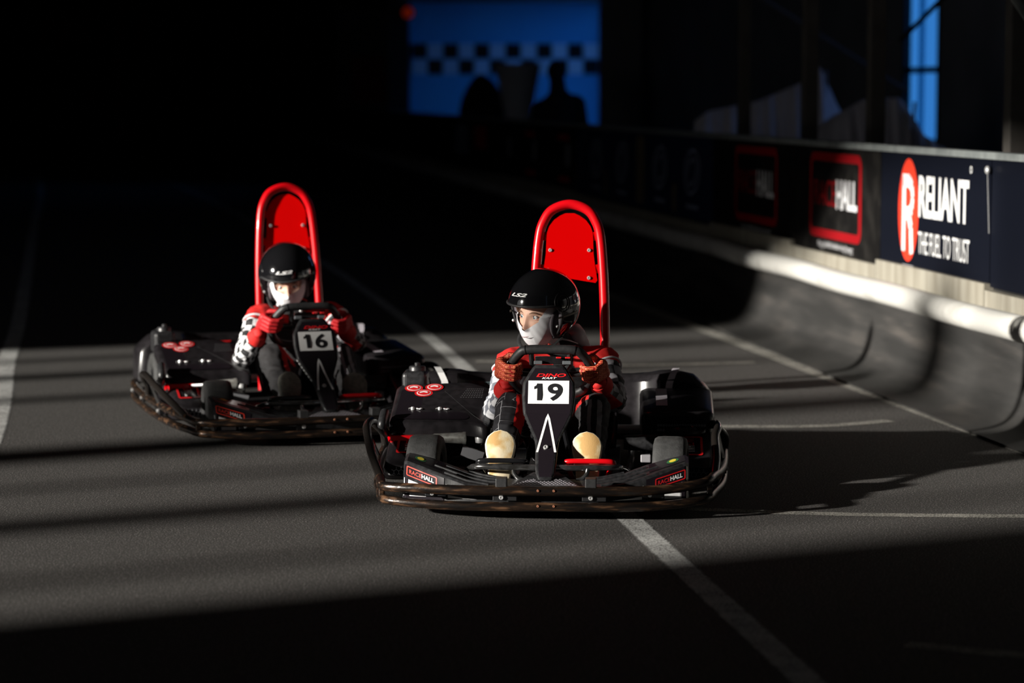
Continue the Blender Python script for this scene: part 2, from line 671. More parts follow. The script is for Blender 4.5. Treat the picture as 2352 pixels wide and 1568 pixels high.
def remeshed(caps, ells, voxel, smooth_iter=6):
    """one continuous surface from capsules and ellipsoids"""
    bm = bmesh.new()
    for c in caps:
        capsule(bm, Vector(c[0]), Vector(c[1]), c[2], c[3])
    for c in ells:
        M = Matrix.Translation(c[0]) @ (c[2].to_4x4() if len(c) > 2 else Matrix.Identity(4)) @ Matrix.Diagonal((*c[1], 1))
        bmesh.ops.create_icosphere(bm, subdivisions=3, radius=1, matrix=M)
    me = bpy.data.meshes.new('tmp')
    bm.to_mesh(me)
    bm.free()
    ob = bpy.data.objects.new('tmp', me)
    COL.objects.link(ob)
    rm = ob.modifiers.new('r', 'REMESH')
    rm.mode = 'VOXEL'
    rm.voxel_size = voxel
    sm = ob.modifiers.new('s', 'SMOOTH')
    sm.factor = 0.5
    sm.iterations = smooth_iter
    dg = bpy.context.evaluated_depsgraph_get()
    out = bpy.data.meshes.new_from_object(ob.evaluated_get(dg))
    bpy.data.objects.remove(ob)
    bpy.data.meshes.remove(me)
    out.materials.clear()
    return out


# ================================================================== THE SETTING
HALL_X0, HALL_Y0, HALL_Y1, HALL_H = -16.0, -8.0, 80.0, 12.0
TAZ = math.tan(SUN_AZ)


def BX(y):                                    # the barrier's plane on the ground
    return 2.40 - 0.152 * (y - 10.84)


def B(y, off, z):                             # off > 0 lies behind the barrier
    return Vector((BX(y) + off, y + 0.152 * off, z))


def hexa(b, p8, mi=0):
    b.add(p8, [[3, 2, 1, 0], [4, 5, 6, 7], [0, 1, 5, 4], [1, 2, 6, 5], [2, 3, 7, 6], [3, 0, 4, 7]], mi)


def bslab(b, y0, y1, o0, o1, z0, z1, mi=0):
    hexa(b, [B(y0, o0, z0), B(y0, o1, z0), B(y1, o1, z0), B(y1, o0, z0), B(y0, o0, z1), B(y0, o1, z1), B(y1, o1, z1), B(y1, o0, z1)], mi)


def pane_material(name, tint):
    m = bpy.data.materials.new(name)
    m.use_nodes = True
    nt = m.node_tree
    nt.nodes.clear()
    out_n = nt.nodes.new('ShaderNodeOutputMaterial')
    mx = nt.nodes.new('ShaderNodeMixShader')
    tr = nt.nodes.new('ShaderNodeBsdfTransparent')
    tr.inputs[0].default_value = (*tint, 1)
    gl = nt.nodes.new('ShaderNodeBsdfGlossy')
    gl.inputs['Roughness'].default_value = 0.05
    mx.inputs[0].default_value = 0.04
    nt.links.new(tr.outputs[0], mx.inputs[1])
    nt.links.new(gl.outputs[0], mx.inputs[2])
    nt.links.new(mx.outputs[0], out_n.inputs[0])
    return m


pane_m = pane_material('sky_tint_pane', (0.17, 0.35, 0.51))  # blue of the sky light is put into these pane tints
pane_d = pane_material('deep_sky_tint_pane', (0.06, 0.20, 0.33))
pane_l = pane_material('light_sky_tint_pane', (0.40, 0.70, 1.0))
filter_m = pane_material('warm_filter_pane', (0.87, 0.72, 0.61))  # unseen warm tint, added to neutralise blue sky light from the left


b = MB()
b.add([(HALL_X0 - 1, HALL_Y0 - 1, 0), (12, HALL_Y0 - 1, 0), (12, HALL_Y1 + 1, 0), (HALL_X0 - 1, HALL_Y1 + 1, 0)], [[0, 1, 2, 3]])
floor = struct(b.build('floor', asphalt, smooth=0))

b = MB().box(((HALL_X0 + 12) / 2, (HALL_Y0 + HALL_Y1) / 2, HALL_H + 0.1), (30, 92, 0.2))
struct(b.build('ceiling', ceil_m, smooth=0))

# wall with the tall sunlit window, out of the picture on the left
QW = TAZ * 16                                  # shift along the wall for a sunbeam that meets x = 0
WZ0 = 1.4
HEAD = [(7.38, 6.6), (10.3, 6.22), (11.5, 6.08), (12.74, 5.90), (13.13, 5.66), (13.5, 5.34), (14.55, 5.10), (14.85, 4.6), (15.35, 3.9), (15.6, 3.3)]   # sloping head of the unseen opening, shaped to the edge of the sunlight


def head(q):
    return lerp_tab(HEAD, q)[0]


WY0, WY1 = HEAD[0][0] - QW, HEAD[-1][0] - QW
b = MB()
b.box((HALL_X0 - 0.15, (HALL_Y0 + WY0) / 2, HALL_H / 2), (0.3, WY0 - HALL_Y0, HALL_H))
b.box((HALL_X0 - 0.15, (HALL_Y1 + WY1) / 2, HALL_H / 2), (0.3, HALL_Y1 - WY1, HALL_H))
b.box((HALL_X0 - 0.15, (WY0 + WY1) / 2, WZ0 / 2), (0.3, WY1 - WY0, WZ0))
for (q0, h0), (q1, h1) in zip(HEAD, HEAD[1:]):
    hexa(b, [(HALL_X0 - 0.3, q0 - QW, h0), (HALL_X0, q0 - QW, h0), (HALL_X0, q1 - QW, h1), (HALL_X0 - 0.3, q1 - QW, h1),
             (HALL_X0 - 0.3, q0 - QW, HALL_H), (HALL_X0, q0 - QW, HALL_H), (HALL_X0, q1 - QW, HALL_H), (HALL_X0 - 0.3, q1 - QW, HALL_H)])
struct(b.build('wall_left', wall_dark, smooth=0))
win = bpy.data.objects.new('window_1', None)
COL.objects.link(win)
win.location = (HALL_X0 - 0.15, (WY0 + WY1) / 2, WZ0)
struct(win)
SHADE_MULL = [(7.38, 0.02), (8.02, 0.06), (9.08, 0.26), (9.95, 0.05), (10.88, 0.42), (12.9, 0.15), (13.95, 0.22), (14.8, 0.10), (15.6, 0.02)]
YM = (WY0 + WY1) / 2 + QW
for q, w in SHADE_MULL[1:-1]:
    h = min(head(q), 5.47 if w > 0.3 else (4.75 if q > 11 else 9.0)) - WZ0    # unseen bars sized for the dark floor bands, some stopping short
    MB().box((0, q - YM, h / 2), (0.12, w, h)).build('shade_mullion', dark_metal, win, smooth=0)
for (q0, w0), (q1, w1) in zip(SHADE_MULL, SHADE_MULL[1:]):
    a, c = q0, q1
    t = MB()
    hexa(t, [(-0.004, a - YM, 0), (0.004, a - YM, 0), (0.004, c - YM, 0), (-0.004, c - YM, 0), (-0.004, a - YM, head(a) - WZ0 + 0.2), (0.004, a - YM, head(a) - WZ0 + 0.2), (0.004, c - YM, head(c) - WZ0 + 0.2), (-0.004, c - YM, head(c) - WZ0 + 0.2)])
    t.build('pane', filter_m, win, smooth=0)

b = MB().box((-2, HALL_Y0 - 0.15, HALL_H / 2), (30, 0.3, HALL_H))
struct(b.build('wall_front', wall_dark, smooth=0))
b = MB().box((-2, HALL_Y1 + 0.15, HALL_H / 2), (30, 0.3, HALL_H))
struct(b.build('wall_back', wall_dark, smooth=0))

# wall on the right, running along behind the barrier, with one tall window
RW = 3.5
b = MB()
bslab(b, -8, 18.6, RW, RW + 0.04, 0, HALL_H)
bslab(b, 18.6, 19.8, RW, RW + 0.04, 0, 1.02)
bslab(b, 18.6, 19.8, RW, RW + 0.04, 4.4, HALL_H)
bslab(b, 19.8, 22.75, RW, RW + 0.04, 0, HALL_H)
bslab(b, 22.75, 23.85, RW, RW + 0.04, 0, 1.02)
bslab(b, 22.75, 23.85, RW, RW + 0.04, 4.4, HALL_H)
bslab(b, 23.85, 36.4, RW, RW + 0.04, 0, HALL_H)
b.box((3.0, 37.0, HALL_H / 2), (2.5, 0.25, HALL_H))
struct(b.build('wall_right', wall_grey, smooth=0))
win2 = bpy.data.objects.new('window_2', None)
COL.objects.link(win2)
win2.location = B(23.3, RW, 1.02)
struct(win2)


def bpart(name, m, par, y0, y1, o0, o1, z0, z1):
    t = MB()
    bslab(t, y0, y1, o0, o1, z0, z1)
    t.v = [p - par.location for p in t.v]
    return t.build(name, m, par, smooth=0)


for k, (z0, z1) in enumerate(((1.06, 1.70), (1.76, 3.0), (3.06, 4.36))):
    bpart('pane', pane_m, win2, 23.38, 23.80, RW - 0.002, RW + 0.008, z0, z1)
    bpart('pane', pane_d, win2, 23.22, 23.37, RW - 0.002, RW + 0.008, z0, z1)
    bpart('pane', pane_m, win2, 22.80, 23.22, RW - 0.002, RW + 0.008, z0, z1)
for (y0, y1, z0, z1) in ((22.75, 22.80, 1.02, 4.4), (23.80, 23.85, 1.02, 4.4), (22.75, 23.85, 1.02, 1.06), (22.75, 23.85, 1.70, 1.76), (22.75, 23.85, 3.0, 3.06), (22.75, 23.85, 4.36, 4.4)):
    bpart('window_frame', dark_metal, win2, y0, y1, RW - 0.012, RW + 0.06, z0, z1)

fill_win = bpy.data.objects.new('fill_window', None)  # unseen extra window, added to brighten the grey covers
COL.objects.link(fill_win)
fill_win.location = B(19.2, RW, 1.02)
struct(fill_win)
dim_pane = pane_material('dim_blue_pane', (0.34, 0.40, 0.52))
for (z0, z1) in ((1.06, 1.70), (1.76, 3.0), (3.06, 4.36)):
    bpart('pane', dim_pane, fill_win, 18.65, 19.19, RW - 0.002, RW + 0.008, z0, z1)
    bpart('pane', dim_pane, fill_win, 19.21, 19.75, RW - 0.002, RW + 0.008, z0, z1)
for (y0, y1, z0, z1) in ((18.6, 18.65, 1.02, 4.4), (19.75, 19.8, 1.02, 4.4), (19.19, 19.21, 1.06, 4.36), (18.6, 19.8, 1.02, 1.06), (18.6, 19.8, 1.70, 1.76), (18.6, 19.8, 3.0, 3.06), (18.6, 19.8, 4.36, 4.4)):
    bpart('window_frame', dark_metal, fill_win, y0, y1, RW - 0.012, RW + 0.06, z0, z1)

# recess at the end with the chequered wall, lit by its own window
b = MB()
b.box((1.85, 38.65, 0.1), (0.2, 3.3, 0.2))
b.box((1.85, 38.65, (3.9 + HALL_H) / 2), (0.2, 3.3, HALL_H - 3.9))
b.box((1.85, 40.20, HALL_H / 2), (0.2, 0.2, HALL_H))
b.box((1.85, 37.1, HALL_H / 2), (0.2, 0.3, HALL_H))
b.box((4.6, 60.2, HALL_H / 2), (0.2, 39.8, HALL_H))
struct(b.build('wall_side', wall_grey, smooth=0))
win3 = bpy.data.objects.new('window_3', None)
COL.objects.link(win3)
win3.location = (1.85, 38.65, 0.2)
struct(win3)
for dy in (-1.37, 0, 1.42):
    MB().box((0, dy, 1.85), (0.08, 0.06, 3.7)).build('window_frame', dark_metal, win3, smooth=0)
for dy in (-0.685, 0.71):
    MB().box((0, dy, 1.85), (0.008, 1.33, 3.7)).build('pane', pane_l, win3, smooth=0)
b = MB().box((1.40, 40.4, HALL_H / 2), (6.4, 0.2, HALL_H))
blue_wall = noisy('blue_wall_paint', [(0.12, 0.50, 0.90), (0.15, 0.56, 0.94)], scale=1.0, rough=0.8)
wall_check = struct(b.build('wall_check', blue_wall, smooth=0))
b = MB().box((-0.05, 40.05, 3.55), (3.5, 0.4, 1.1))
struct(b.build('trim_2', wall_dark, smooth=0))
tile_m = mat('pale_tile', (0.82, 0.82, 0.97), 0.5)
# the chequered band: two rows of painted tiles
sq = 0.258
for r_ in range(2):
    for c_ in range(13):
        o = MB().box((-1.53 + c_ * sq, 40.29, 2.20 - r_ * sq), (sq * 0.94, 0.02, sq * 0.94)).build(
            'check_tile', ink if (c_ + r_) % 2 == 0 else tile_m, wall_check, smooth=0)
o = MB().box((-1.86, 40.2, 2.6), (0.34, 0.4, 5.2)).build('pillar', dark_metal, smooth=0)
tag(o, 'dark grey square pillar beside the chequered wall', 'pillar')
o = MB().box((1.62, 36.6, 2.6), (0.62, 0.3, 5.2)).build('wall_pier', wall_grey, smooth=0)
tag(o, 'wide grey wall pier right of the chequered wall', 'pier')
lamp = thing('signal_lamp', 'small red signal lamp high on the dark pillar', 'lamp', (-1.70, 39.9, 2.82))
MB().lathe([(0.0, -0.06), (0.07, -0.05), (0.09, 0.0), (0.07, 0.04)], axis='Y', n=16).build('lens', mat('red_lamp_glass', (0.3, 0.01, 0.0), 0.3, emit=(1.0, 0.06, 0.01, 0.06)), lamp)
MB().lathe([(0.10, 0.03), (0.11, 0.06), (0.11, 0.12), (0.0, 0.13)], axis='Y', n=16).build('housing', dark_metal, lamp)

# painted lines on the floor
def floor_strip(name, pts, w, m, n=4):
    P = cr(pts, n)
    vs, fs = [], []
    for i, p in enumerate(P):
        t = (P[min(i + 1, len(P) - 1)] - P[max(i - 1, 0)]).normalized()
        s = Vector((-t.y, t.x, 0)) * w / 2
        vs += [p + s, p - s]
    for i in range(len(P) - 1):
        fs.append([2 * i, 2 * i + 1, 2 * i + 3, 2 * i + 2])
    t = MB().add(vs, fs)
    o = decal_mesh(t, name, m, floor)
    uv = o.data.uv_layers.new(name='UVMap')
    for lp in o.data.loops:
        uv.data[lp.index].uv = (lp.vertex_index % 2, lp.vertex_index // 2)
    return o


Z = 0.002
floor_strip('lane_line', [(1.03, 4.2, Z), (0.747, 6.157, Z), (0.417, 8.457, Z), (-0.278, 13.33, Z), (-0.60, 15.4, Z), (-1.327, 19.6, Z), (-1.9, 22.6, Z), (-3.8, 32, Z), (-6.4, 44, Z)], 0.125, line_paint)
floor_strip('lane_line', [(-1.6, 6.2, Z), (-2.35, 10.9, Z), (-2.84, 13.5, Z), (-3.37, 16.5, Z), (-5.4, 27.3, Z), (-7.2, 37, Z), (-9.0, 46, Z)], 0.14, line_paint)
floor_strip('bay_line', [(-0.20, 13.55, Z), (0.3, 13.40, Z), (0.65, 13.33, Z), (1.36, 13.48, Z)], 0.12, line_paint_faint)
floor_strip('bay_line', [(0.30, 10.95, Z), (0.95, 10.86, Z), (1.40, 10.87, Z), (1.74, 11.05, Z)], 0.12, line_paint_faint)
floor_strip('bay_line', [(0.45, 8.72, Z), (1.03, 8.58, Z), (1.5, 8.53, Z), (2.2, 8.50, Z)], 0.10, line_paint_faint)
floor_strip('bay_line', [(1.08, 6.50, Z), (1.35, 6.38, Z), (1.8, 6.25, Z)], 0.10, line_paint_faint)
floor_strip('edge_line', [(2.62, 7.6, Z), (2.121, 10.38, Z), (1.66, 12.9, Z), (1.197, 15.49, Z), (0.35, 20.0, Z)], 0.16, line_paint_faint)

# ------------------------------------------------------------------ the barrier
BY0, BY1 = 4.5, 62.0
# rubber skirt curling onto the floor
skirt_m = noisy('scuffed_rubber_belt', [(0.013, 0.0125, 0.012), (0.026, 0.0245, 0.0235), (0.062, 0.055, 0.050)], scale=2.2, rough=0.6, bump=0.0, pos=(0.38, 0.75), stretch=(1, 0.6, 5))
nt = skirt_m.node_tree
tc = nt.nodes.new('ShaderNodeTexCoord')
wv = nt.nodes.new('ShaderNodeTexWave')
wv.bands_direction = 'Y'
wv.inputs['Scale'].default_value = 22
wv.inputs['Distortion'].default_value = 0.6
nt.links.new(tc.outputs['Object'], wv.inputs[0])
bp = nt.nodes.new('ShaderNodeBump')
bp.inputs['Strength'].default_value = 0.35
bp.inputs['Distance'].default_value = 0.01
nt.links.new(wv.outputs['Fac'], bp.inputs['Height'])
nt.links.new(bp.outputs[0], nt.nodes['Principled BSDF'].inputs['Normal'])
prof = cr([(-0.10, 0, 0.44), (-0.105, 0, 0.30), (-0.125, 0, 0.17), (-0.17, 0, 0.075), (-0.25, 0, 0.026), (-0.40, 0, 0.010)], 4)
secs = []
y = BY0
while y < BY1:
    wob = 0.010 * math.sin(y * 1.1) + 0.004 * math.sin(y * 3.1)
    sec = []
    for p in prof:
        k = 1 - min(1, p.z / 0.44)
        sec.append(B(y, p.x - wob * k, p.z + 0.004))
    for p in reversed(prof):
        k = 1 - min(1, p.z / 0.44)
        sec.append(B(y, p.x - wob * k + 0.006, max(p.z - 0.006, 0.0005)))
    secs.append(sec)
    y += 0.22 if y < 22 else 1.0
b = MB().loft(secs, closed=True, caps=True)
skirt = tag(b.build('rubber_skirt', skirt_m, smooth=60), 'black rubber belt curling from the barrier onto the floor', 'rubber belt')

# ribbed white pipe along the top edge of the skirt
pipe_m = noisy('dirty_white_plastic', [(0.28, 0.265, 0.24), (0.55, 0.54, 0.51)], scale=3.0, rough=0.5, pos=(0.25, 0.5))
path, rad = [], []
y = BY0
i = 0
while y < BY1:
    path.append(B(y, -0.125 + 0.006 * math.sin(y * 2.3), 0.448 + 0.004 * math.sin(y * 3.1)))
    rad.append(0.062 if (y > 19 or i % 2 == 0) else 0.0565)
    y += 0.011 if y < 19 else 0.6
    i += 1
b = MB().tube(path, rad, n=14)
tag(b.build('corrugated_pipe', pipe_m, smooth=80), 'white corrugated pipe running along the barrier above the rubber belt', 'pipe')

# cream kick boards behind the pipe, one per barrier bay
cream = noisy('cream_kick_board', [(0.22, 0.20, 0.16), (0.32, 0.30, 0.25)], scale=5, rough=0.6, stretch=(1, 3, 0.4))
joints = [4.5, 6.3, 8.04, 9.76, 11.48, 13.2, 14.95, 17.1, 22.5, 27.5, 33, 39, 45, 51, 57, 62]
back = MB()
bslab(back, BY0, BY1, -0.01, 0.03, 0.0, 1.19)
wall_barrier = struct(back.build('wall_barrier', dark_metal, smooth=0))
for k, (y0, y1) in enumerate(zip(joints, joints[1:])):
    t = MB()
    bslab(t, y0 + 0.004, y1 - 0.004, -0.055, -0.01, 0.0, 0.60 - (0.03 if k % 2 else 0.0))
    t.build('kick_board', cream, wall_barrier, smooth=0)

# advertising boards
board_m = mat('black_banner', (0.005, 0.0045, 0.005), 0.5, spec=0.15)
navy_m = mat('navy_banner', (0.003, 0.004, 0.0085), 0.5, spec=0.15)
dusty = noisy('dusty_black_banner', [(0.005, 0.0046, 0.0046), (0.018, 0.0165, 0.015)], scale=7, rough=0.55, pos=(0.45, 0.8), spec=0.15)
blue_m = mat('dark_blue_banner', (0.012, 0.02, 0.06), 0.5)
banner_red = mat('banner_red_print', (0.25, 0.004, 0.007), 0.5, spec=0.2)
banner_white = mat('banner_white_print', (0.62, 0.62, 0.64), 0.5, spec=0.2)
tan_m = mat('tan_stripe', (0.16, 0.12, 0.07), 0.6)
ring_m = mat('grey_blue_logo', (0.22, 0.25, 0.34), 0.6)


def board(name, y0, y1, m, label, z0=0.585, z1=1.19):
    t = thing(name, label, 'banner', B((y0 + y1) / 2, -0.03, 0), 0, 'advertising boards on the barrier')
    c = Vector(t.location)
    bb = MB()
    bslab(bb, y0 + 0.006, y1 - 0.006, -0.03, -0.01, z0, z1)
    bb.v = [p - c for p in bb.v]
    bb.build('panel', m, t, smooth=0)

    def fn(y, z, d=0.0025):
        return B(y, -0.03 - d, z) - c
    return t, fn


def quad(b, fn, y0, y1, z0, z1, mi=0):
    b.add([fn(y0, z0), fn(y1, z0), fn(y1, z1), fn(y0, z1)], [[0, 1, 2, 3]], mi)


# the board with the red oval
t, fn = board('banner_board', 11.48, 13.2, navy_m, 'navy board with a red oval letter logo and two lines of white lettering')
b = MB()
cy, cz, ry, rz_ = 12.715, 0.892, 0.165, 0.27
b.add([fn(cy + ry * math.cos(a), cz + rz_ * math.sin(a)) for a in (2 * math.pi * k / 40 for k in range(40))], [list(range(40))])
decal_mesh(b, 'oval_logo', orange_red, t)


def oval_clip(u, v):
    y = 12.80 - 0.155 * u
    z = 0.60 + 0.475 * v
    return y, z


rs = []
# a broad R drawn as strokes, its legs running down to the rim of the oval
def stroke(b, fn, pts, w):
    for (y0, z0), (y1, z1) in zip(pts, pts[1:]):
        d = Vector((y1 - y0, z1 - z0)).normalized()
        n_ = Vector((-d.y * 0.62, d.x)) * w / 2
        b.add([fn(y0 + n_.x, z0 + n_.y, 0.004), fn(y1 + n_.x, z1 + n_.y, 0.004), fn(y1 - n_.x, z1 - n_.y, 0.004), fn(y0 - n_.x, z0 - n_.y, 0.004)], [[0, 1, 2, 3]])


b = MB()
stroke(b, fn, [(12.785, 1.07), (12.785, 0.675)], 0.085)
stroke(b, fn, [(12.81, 1.045), (12.70, 1.045), (12.655, 1.015), (12.642, 0.96), (12.655, 0.905), (12.70, 0.875), (12.79, 0.875)], 0.07)
stroke(b, fn, [(12.715, 0.89), (12.665, 0.80), (12.65, 0.665)], 0.085)
decal_mesh(b, 'letter', white_st, t)
decal_text('lettering', 'RELIANT', lambda u, v: fn(12.545 - 0.76 * u, 0.865 + 0.215 * v), white_st, t, bold=0.022)
decal_text('lettering', 'THE FUEL TO TRUST', lambda u, v: fn(12.545 - 0.78 * u, 0.675 + 0.115 * v), white_st, t, bold=0.0)
b = MB()
rr_border(b, lambda u, v: fn(11.775 - 0.03 * u, 1.115 + 0.035 * v), 1, 1, 0.45, 0.2)
decal_mesh(b, 'registered_mark', white_st, t)
b = MB()
quad(b, fn, 12.80, 12.62, 0.592, 0.604)
decal_mesh(b, 'fine_print', grey_st, t)


def race_board(y0, y1, label, yl, yr, z0, z1):
    t, fn = board('banner_board', y0, y1, dusty, label, z0=0.57)
    b = MB()
    rr_border(b, lambda u, v: fn(yl + (yr - yl) * u, z0 + (z1 - z0) * v), 1.06, z1 - z0, 0.07, 0.05)
    decal_mesh(b, 'logo_frame', banner_red, t)
    b = MB()
    W_ = yl - yr
    decal_text('lettering', 'RACE', lambda u, v: fn(yl - W_ * (0.10 + 0.42 * u), z0 + (z1 - z0) * (0.38 + 0.30 * v)), banner_red, t, bold=0.0)
    decal_text('lettering', 'HALL', lambda u, v: fn(yl - W_ * (0.53 + 0.39 * u), z0 + (z1 - z0) * (0.36 + 0.34 * v)), banner_white, t, bold=0.03)
    # small illegible slogan underneath: short strokes
    b = MB()
    y = yl - W_ * 0.18
    rnd = random.Random(3)
    while y > yr + W_ * 0.14:
        w = rnd.uniform(0.010, 0.026)
        h = rnd.choice((0.022, 0.022, 0.034))
        dz = rnd.choice((0, 0, -0.012))
        quad(b, fn, y, y - w * 0.45, z0 - 0.055 + dz, z0 - 0.055 + dz + h)
        quad(b, fn, y, y - w, z0 - 0.055 + 0.016, z0 - 0.055 + 0.022)
        y -= w + 0.012
    decal_mesh(b, 'slogan_print', banner_white, t)
    return t, fn


race_board(13.2, 14.95, 'black board with red framed logo, half in sunlight, beside the navy oval board', 14.60, 13.55, 0.655, 1.155)
race_board(14.95, 17.1, 'black board with dim red framed logo wholly in the shade', 16.45, 15.35, 0.655, 1.155)
t, fn = board('banner_board', 17.1, 22.5, blue_m, 'long dark blue board with pale ring logos')
for yc in (17.75, 18.85, 20.35, 21.5):
    b = MB()
    for rr, th in ((1.0, 0.16), (0.62, 0.16)):
        N = 28
        o_ = [(math.cos(2 * math.pi * k / N), math.sin(2 * math.pi * k / N)) for k in range(N)]
        b.add([fn(yc - 0.26 * rr * c, 0.93 + 0.17 * rr * s + 0.03 * c) for c, s in o_] + [fn(yc - 0.26 * (rr - th) * c, 0.93 + 0.17 * (rr - th) * s + 0.03 * c) for c, s in o_], [[k, (k + 1) % N, N + (k + 1) % N, N + k] for k in range(N)])
    quad(b, fn, yc + 0.2, yc - 0.2, 0.66, 0.69)
    decal_mesh(b, 'ring_logo', ring_m, t)
for ya, yb, zt in ((19.75, 19.45, 1.16), (18.40, 18.28, 0.82), (21.1, 21.0, 0.85)):
    b = MB()
    quad(b, fn, ya, yb, 0.62, zt)
    decal_mesh(b, 'stripe', tan_m, t)
t, fn = board('banner_board', 22.5, 27.5, board_m, 'unlit black board with faint red and white marks, mid-barrier')
for yc, zc in ((23.2, 1.06), (25.2, 1.06), (23.15, 0.66), (25.15, 0.66)):
    b = MB()
    quad(b, fn, yc + 0.3, yc - 0.3, zc, zc + 0.05)
    decal_mesh(b, 'red_mark', red_sticker, t)
for yc in (22.95, 24.9, 26.6):
    b = MB()
    quad(b, fn, yc + 0.12, yc - 0.12, 0.82, 1.02)
    decal_mesh(b, 'white_mark', grey_st, t)
t, fn = board('banner_board', 27.5, 33, board_m, 'unlit black board with one pale panel, farther down the barrier')
b = MB()
quad(b, fn, 31.2, 30.0, 0.75, 1.12)
decal_mesh(b, 'pale_panel', ring_m, t)
b = MB()
quad(b, fn, 29.4, 28.4, 0.85, 1.12)
decal_mesh(b, 'red_panel', red_sticker, t)
t, fn = board('banner_board', 9.76, 11.48, navy_m, 'plain dark board cut by the right edge of the picture')
b = MB()
b.add([fn(10.9, 0.7), fn(10.6, 1.05), fn(10.5, 0.95), fn(10.75, 0.65)], [[0, 1, 2, 3]])
decal_mesh(b, 'pale_mark', grey_st, t)
FARB = [(33, 39, 'plain dark board just beyond the pale panelled one'), (39, 51, 'long plain dark board near the chequered wall'), (51, 62, 'farthest plain dark board at the end of the barrier')]
for y0, y1, lb in FARB:
    board('banner_board', y0, y1, board_m, lb)
NEARB = [(4.5, 8.04, 'plain dark board nearest the camera on the barrier'), (8.04, 9.76, 'plain dark board next to the one cut by the right edge')]
for y0, y1, lb in NEARB:
    board('banner_board', y0, y1, board_m, lb)

rail_m = noisy('galvanised_rail', [(0.15, 0.165, 0.165), (0.24, 0.26, 0.255)], scale=10, rough=0.55)
rail = MB()
bslab(rail, BY0, BY1, -0.045, 0.02, 1.19, 1.225)
struct(rail.build('trim_1', rail_m, smooth=0, bevel=0.004))
fix = thing('rail_clamp', 'small bright clamp on the seam right of the red oval board', 'clamp', B(11.48, -0.05, 1.14))
MB().ell((0, 0, 0), (0.014, 0.022, 0.02), rot=Matrix.Rotation(0.6, 3, 'X')).build('clamp_head', steel, fix)
MB().tube([(0, 0, -0.02), (0.012, 0.0, -0.30)], 0.0018, n=6).build('wire', steel, fix)

# ------------------------------------------------------------------ behind the barrier
post_m = noisy('brown_steel_post', [(0.07, 0.062, 0.056), (0.11, 0.10, 0.09)], scale=6, rough=0.7)
for (y, w, lb) in ((17.75, 0.085, 'thin dark post behind the barrier, left of the grey cover peak'), (16.0, 0.095, 'dark post rising in front of the grey cover peak'), (14.55, 0.095, 'brown post behind the barrier between cover and tall window'), (12.2, 0.10, 'dark post behind the barrier right of the tall window')):
    p = B(y, 0.35, 0)
    t = thing('steel_post', lb, 'post', p, R(8.6), 'steel posts behind the barrier')
    MB().box((0, 0, 3.0), (w, w, 6.0)).build('upright', post_m, t, smooth=0, bevel=0.006)
    MB().box((0, 0, 0.01), (w * 2.2, w * 2.2, 0.02)).build('base_plate', dark_metal, t, smooth=0)


def brace(p, q, r, m, lb):
    c = Vector(p)
    t = thing('diagonal_brace', lb, 'brace', c, 0, 'diagonal braces behind the barrier')
    d = Vector(q) - c
    MB().tube([(0, 0, 0), d], r, n=8).build('rod', m, t)
    MB().ell((0, 0, 0), (r * 1.15, r * 1.15, r * 1.15), 8, 6).build('end_fitting', dark_metal, t)


brace((3.35, 20.6, 1.52), (2.02, 20.6, 2.36), 0.02, wall_dark, 'slanting dark brace crossing above the grey covers')
brace((2.88, 18.0, 1.90), (3.2, 17.8, 2.25), 0.02, dark_metal, 'short slanting rod across the tall blue window')
brace((2.62, 11.9, 1.72), (2.20, 11.3, 2.12), 0.02, rail_m, 'pale slanting brace in the upper right corner')

cover_m = noisy('grey_tarpaulin', [(0.72, 0.70, 0.78), (0.84, 0.82, 0.90)], scale=3, rough=0.7, bump=0.2, bscale=8)


def draped(name, ridge, y0, depth, label, seed):
    """a heavy sheet thrown over stacked things: ridge is [(x, z)] along the front view"""
    rnd = random.Random(seed)
    t = thing(name, label, 'cover', (ridge[0][0], y0, 0), 0, 'grey covers behind the barrier')
    xs0, xs1 = ridge[0][0], ridge[-1][0]
    n, m_ = 36, 9
    vs, fs = [], []
    for i in range(n + 1):
        x = xs0 + (xs1 - xs0) * i / n
        zr = lerp_tab(ridge, x)[0]
        for j in range(m_ + 1):
            v = j / m_
            s = math.sin(v * math.pi)
            k = max(0.0, s) ** 0.42
            zz = zr * k
            yy = (v - 0.5) * depth * (1.25 - 0.35 * k)
            fold = 0.03 * math.sin(i * 0.9 + seed) * (1 - k * 0.6) + 0.02 * math.sin(i * 2.1)
            vs.append((x - xs0, yy + fold, max(zz, 0.0)))
    for i in range(n):
        for j in range(m_):
            a = i * (m_ + 1) + j
            fs.append([a, a + m_ + 1, a + m_ + 2, a + 1])
    e0 = [j for j in range(m_ + 1)]
    e1 = [n * (m_ + 1) + j for j in range(m_ + 1)]
    fs.append(e0[::-1])
    fs.append(e1)
    o = MB().add(vs, fs).build('sheet', cover_m, t, smooth=45)
    k = len(ridge) // 2
    MB().tube([(ridge[k][0] - xs0, -depth * 0.55, 0.1), (ridge[k][0] - xs0 + 0.06, -depth * 0.30, ridge[k][1] * 0.75), (ridge[k][0] - xs0 + 0.10, -depth * 0.1, ridge[k][1] * 0.97)], 0.012, n=6).build('seam', grey_fab, t)
    return t


draped('draped_cover', [(1.52, 1.28), (1.62, 1.36), (2.05, 1.45), (2.45, 1.62), (2.50, 1.74), (2.56, 1.72), (2.68, 1.45), (2.80, 1.25)], 20.2, 0.9, 'tall peaked grey cover behind the barrier', 3)
draped('draped_cover', [(2.20, 1.18), (2.42, 1.34), (2.66, 1.47), (2.92, 1.48), (3.02, 1.34), (3.10, 1.20), (3.26, 1.10)], 18.3, 0.8, 'lower grey cover beside the tall blue window', 8)

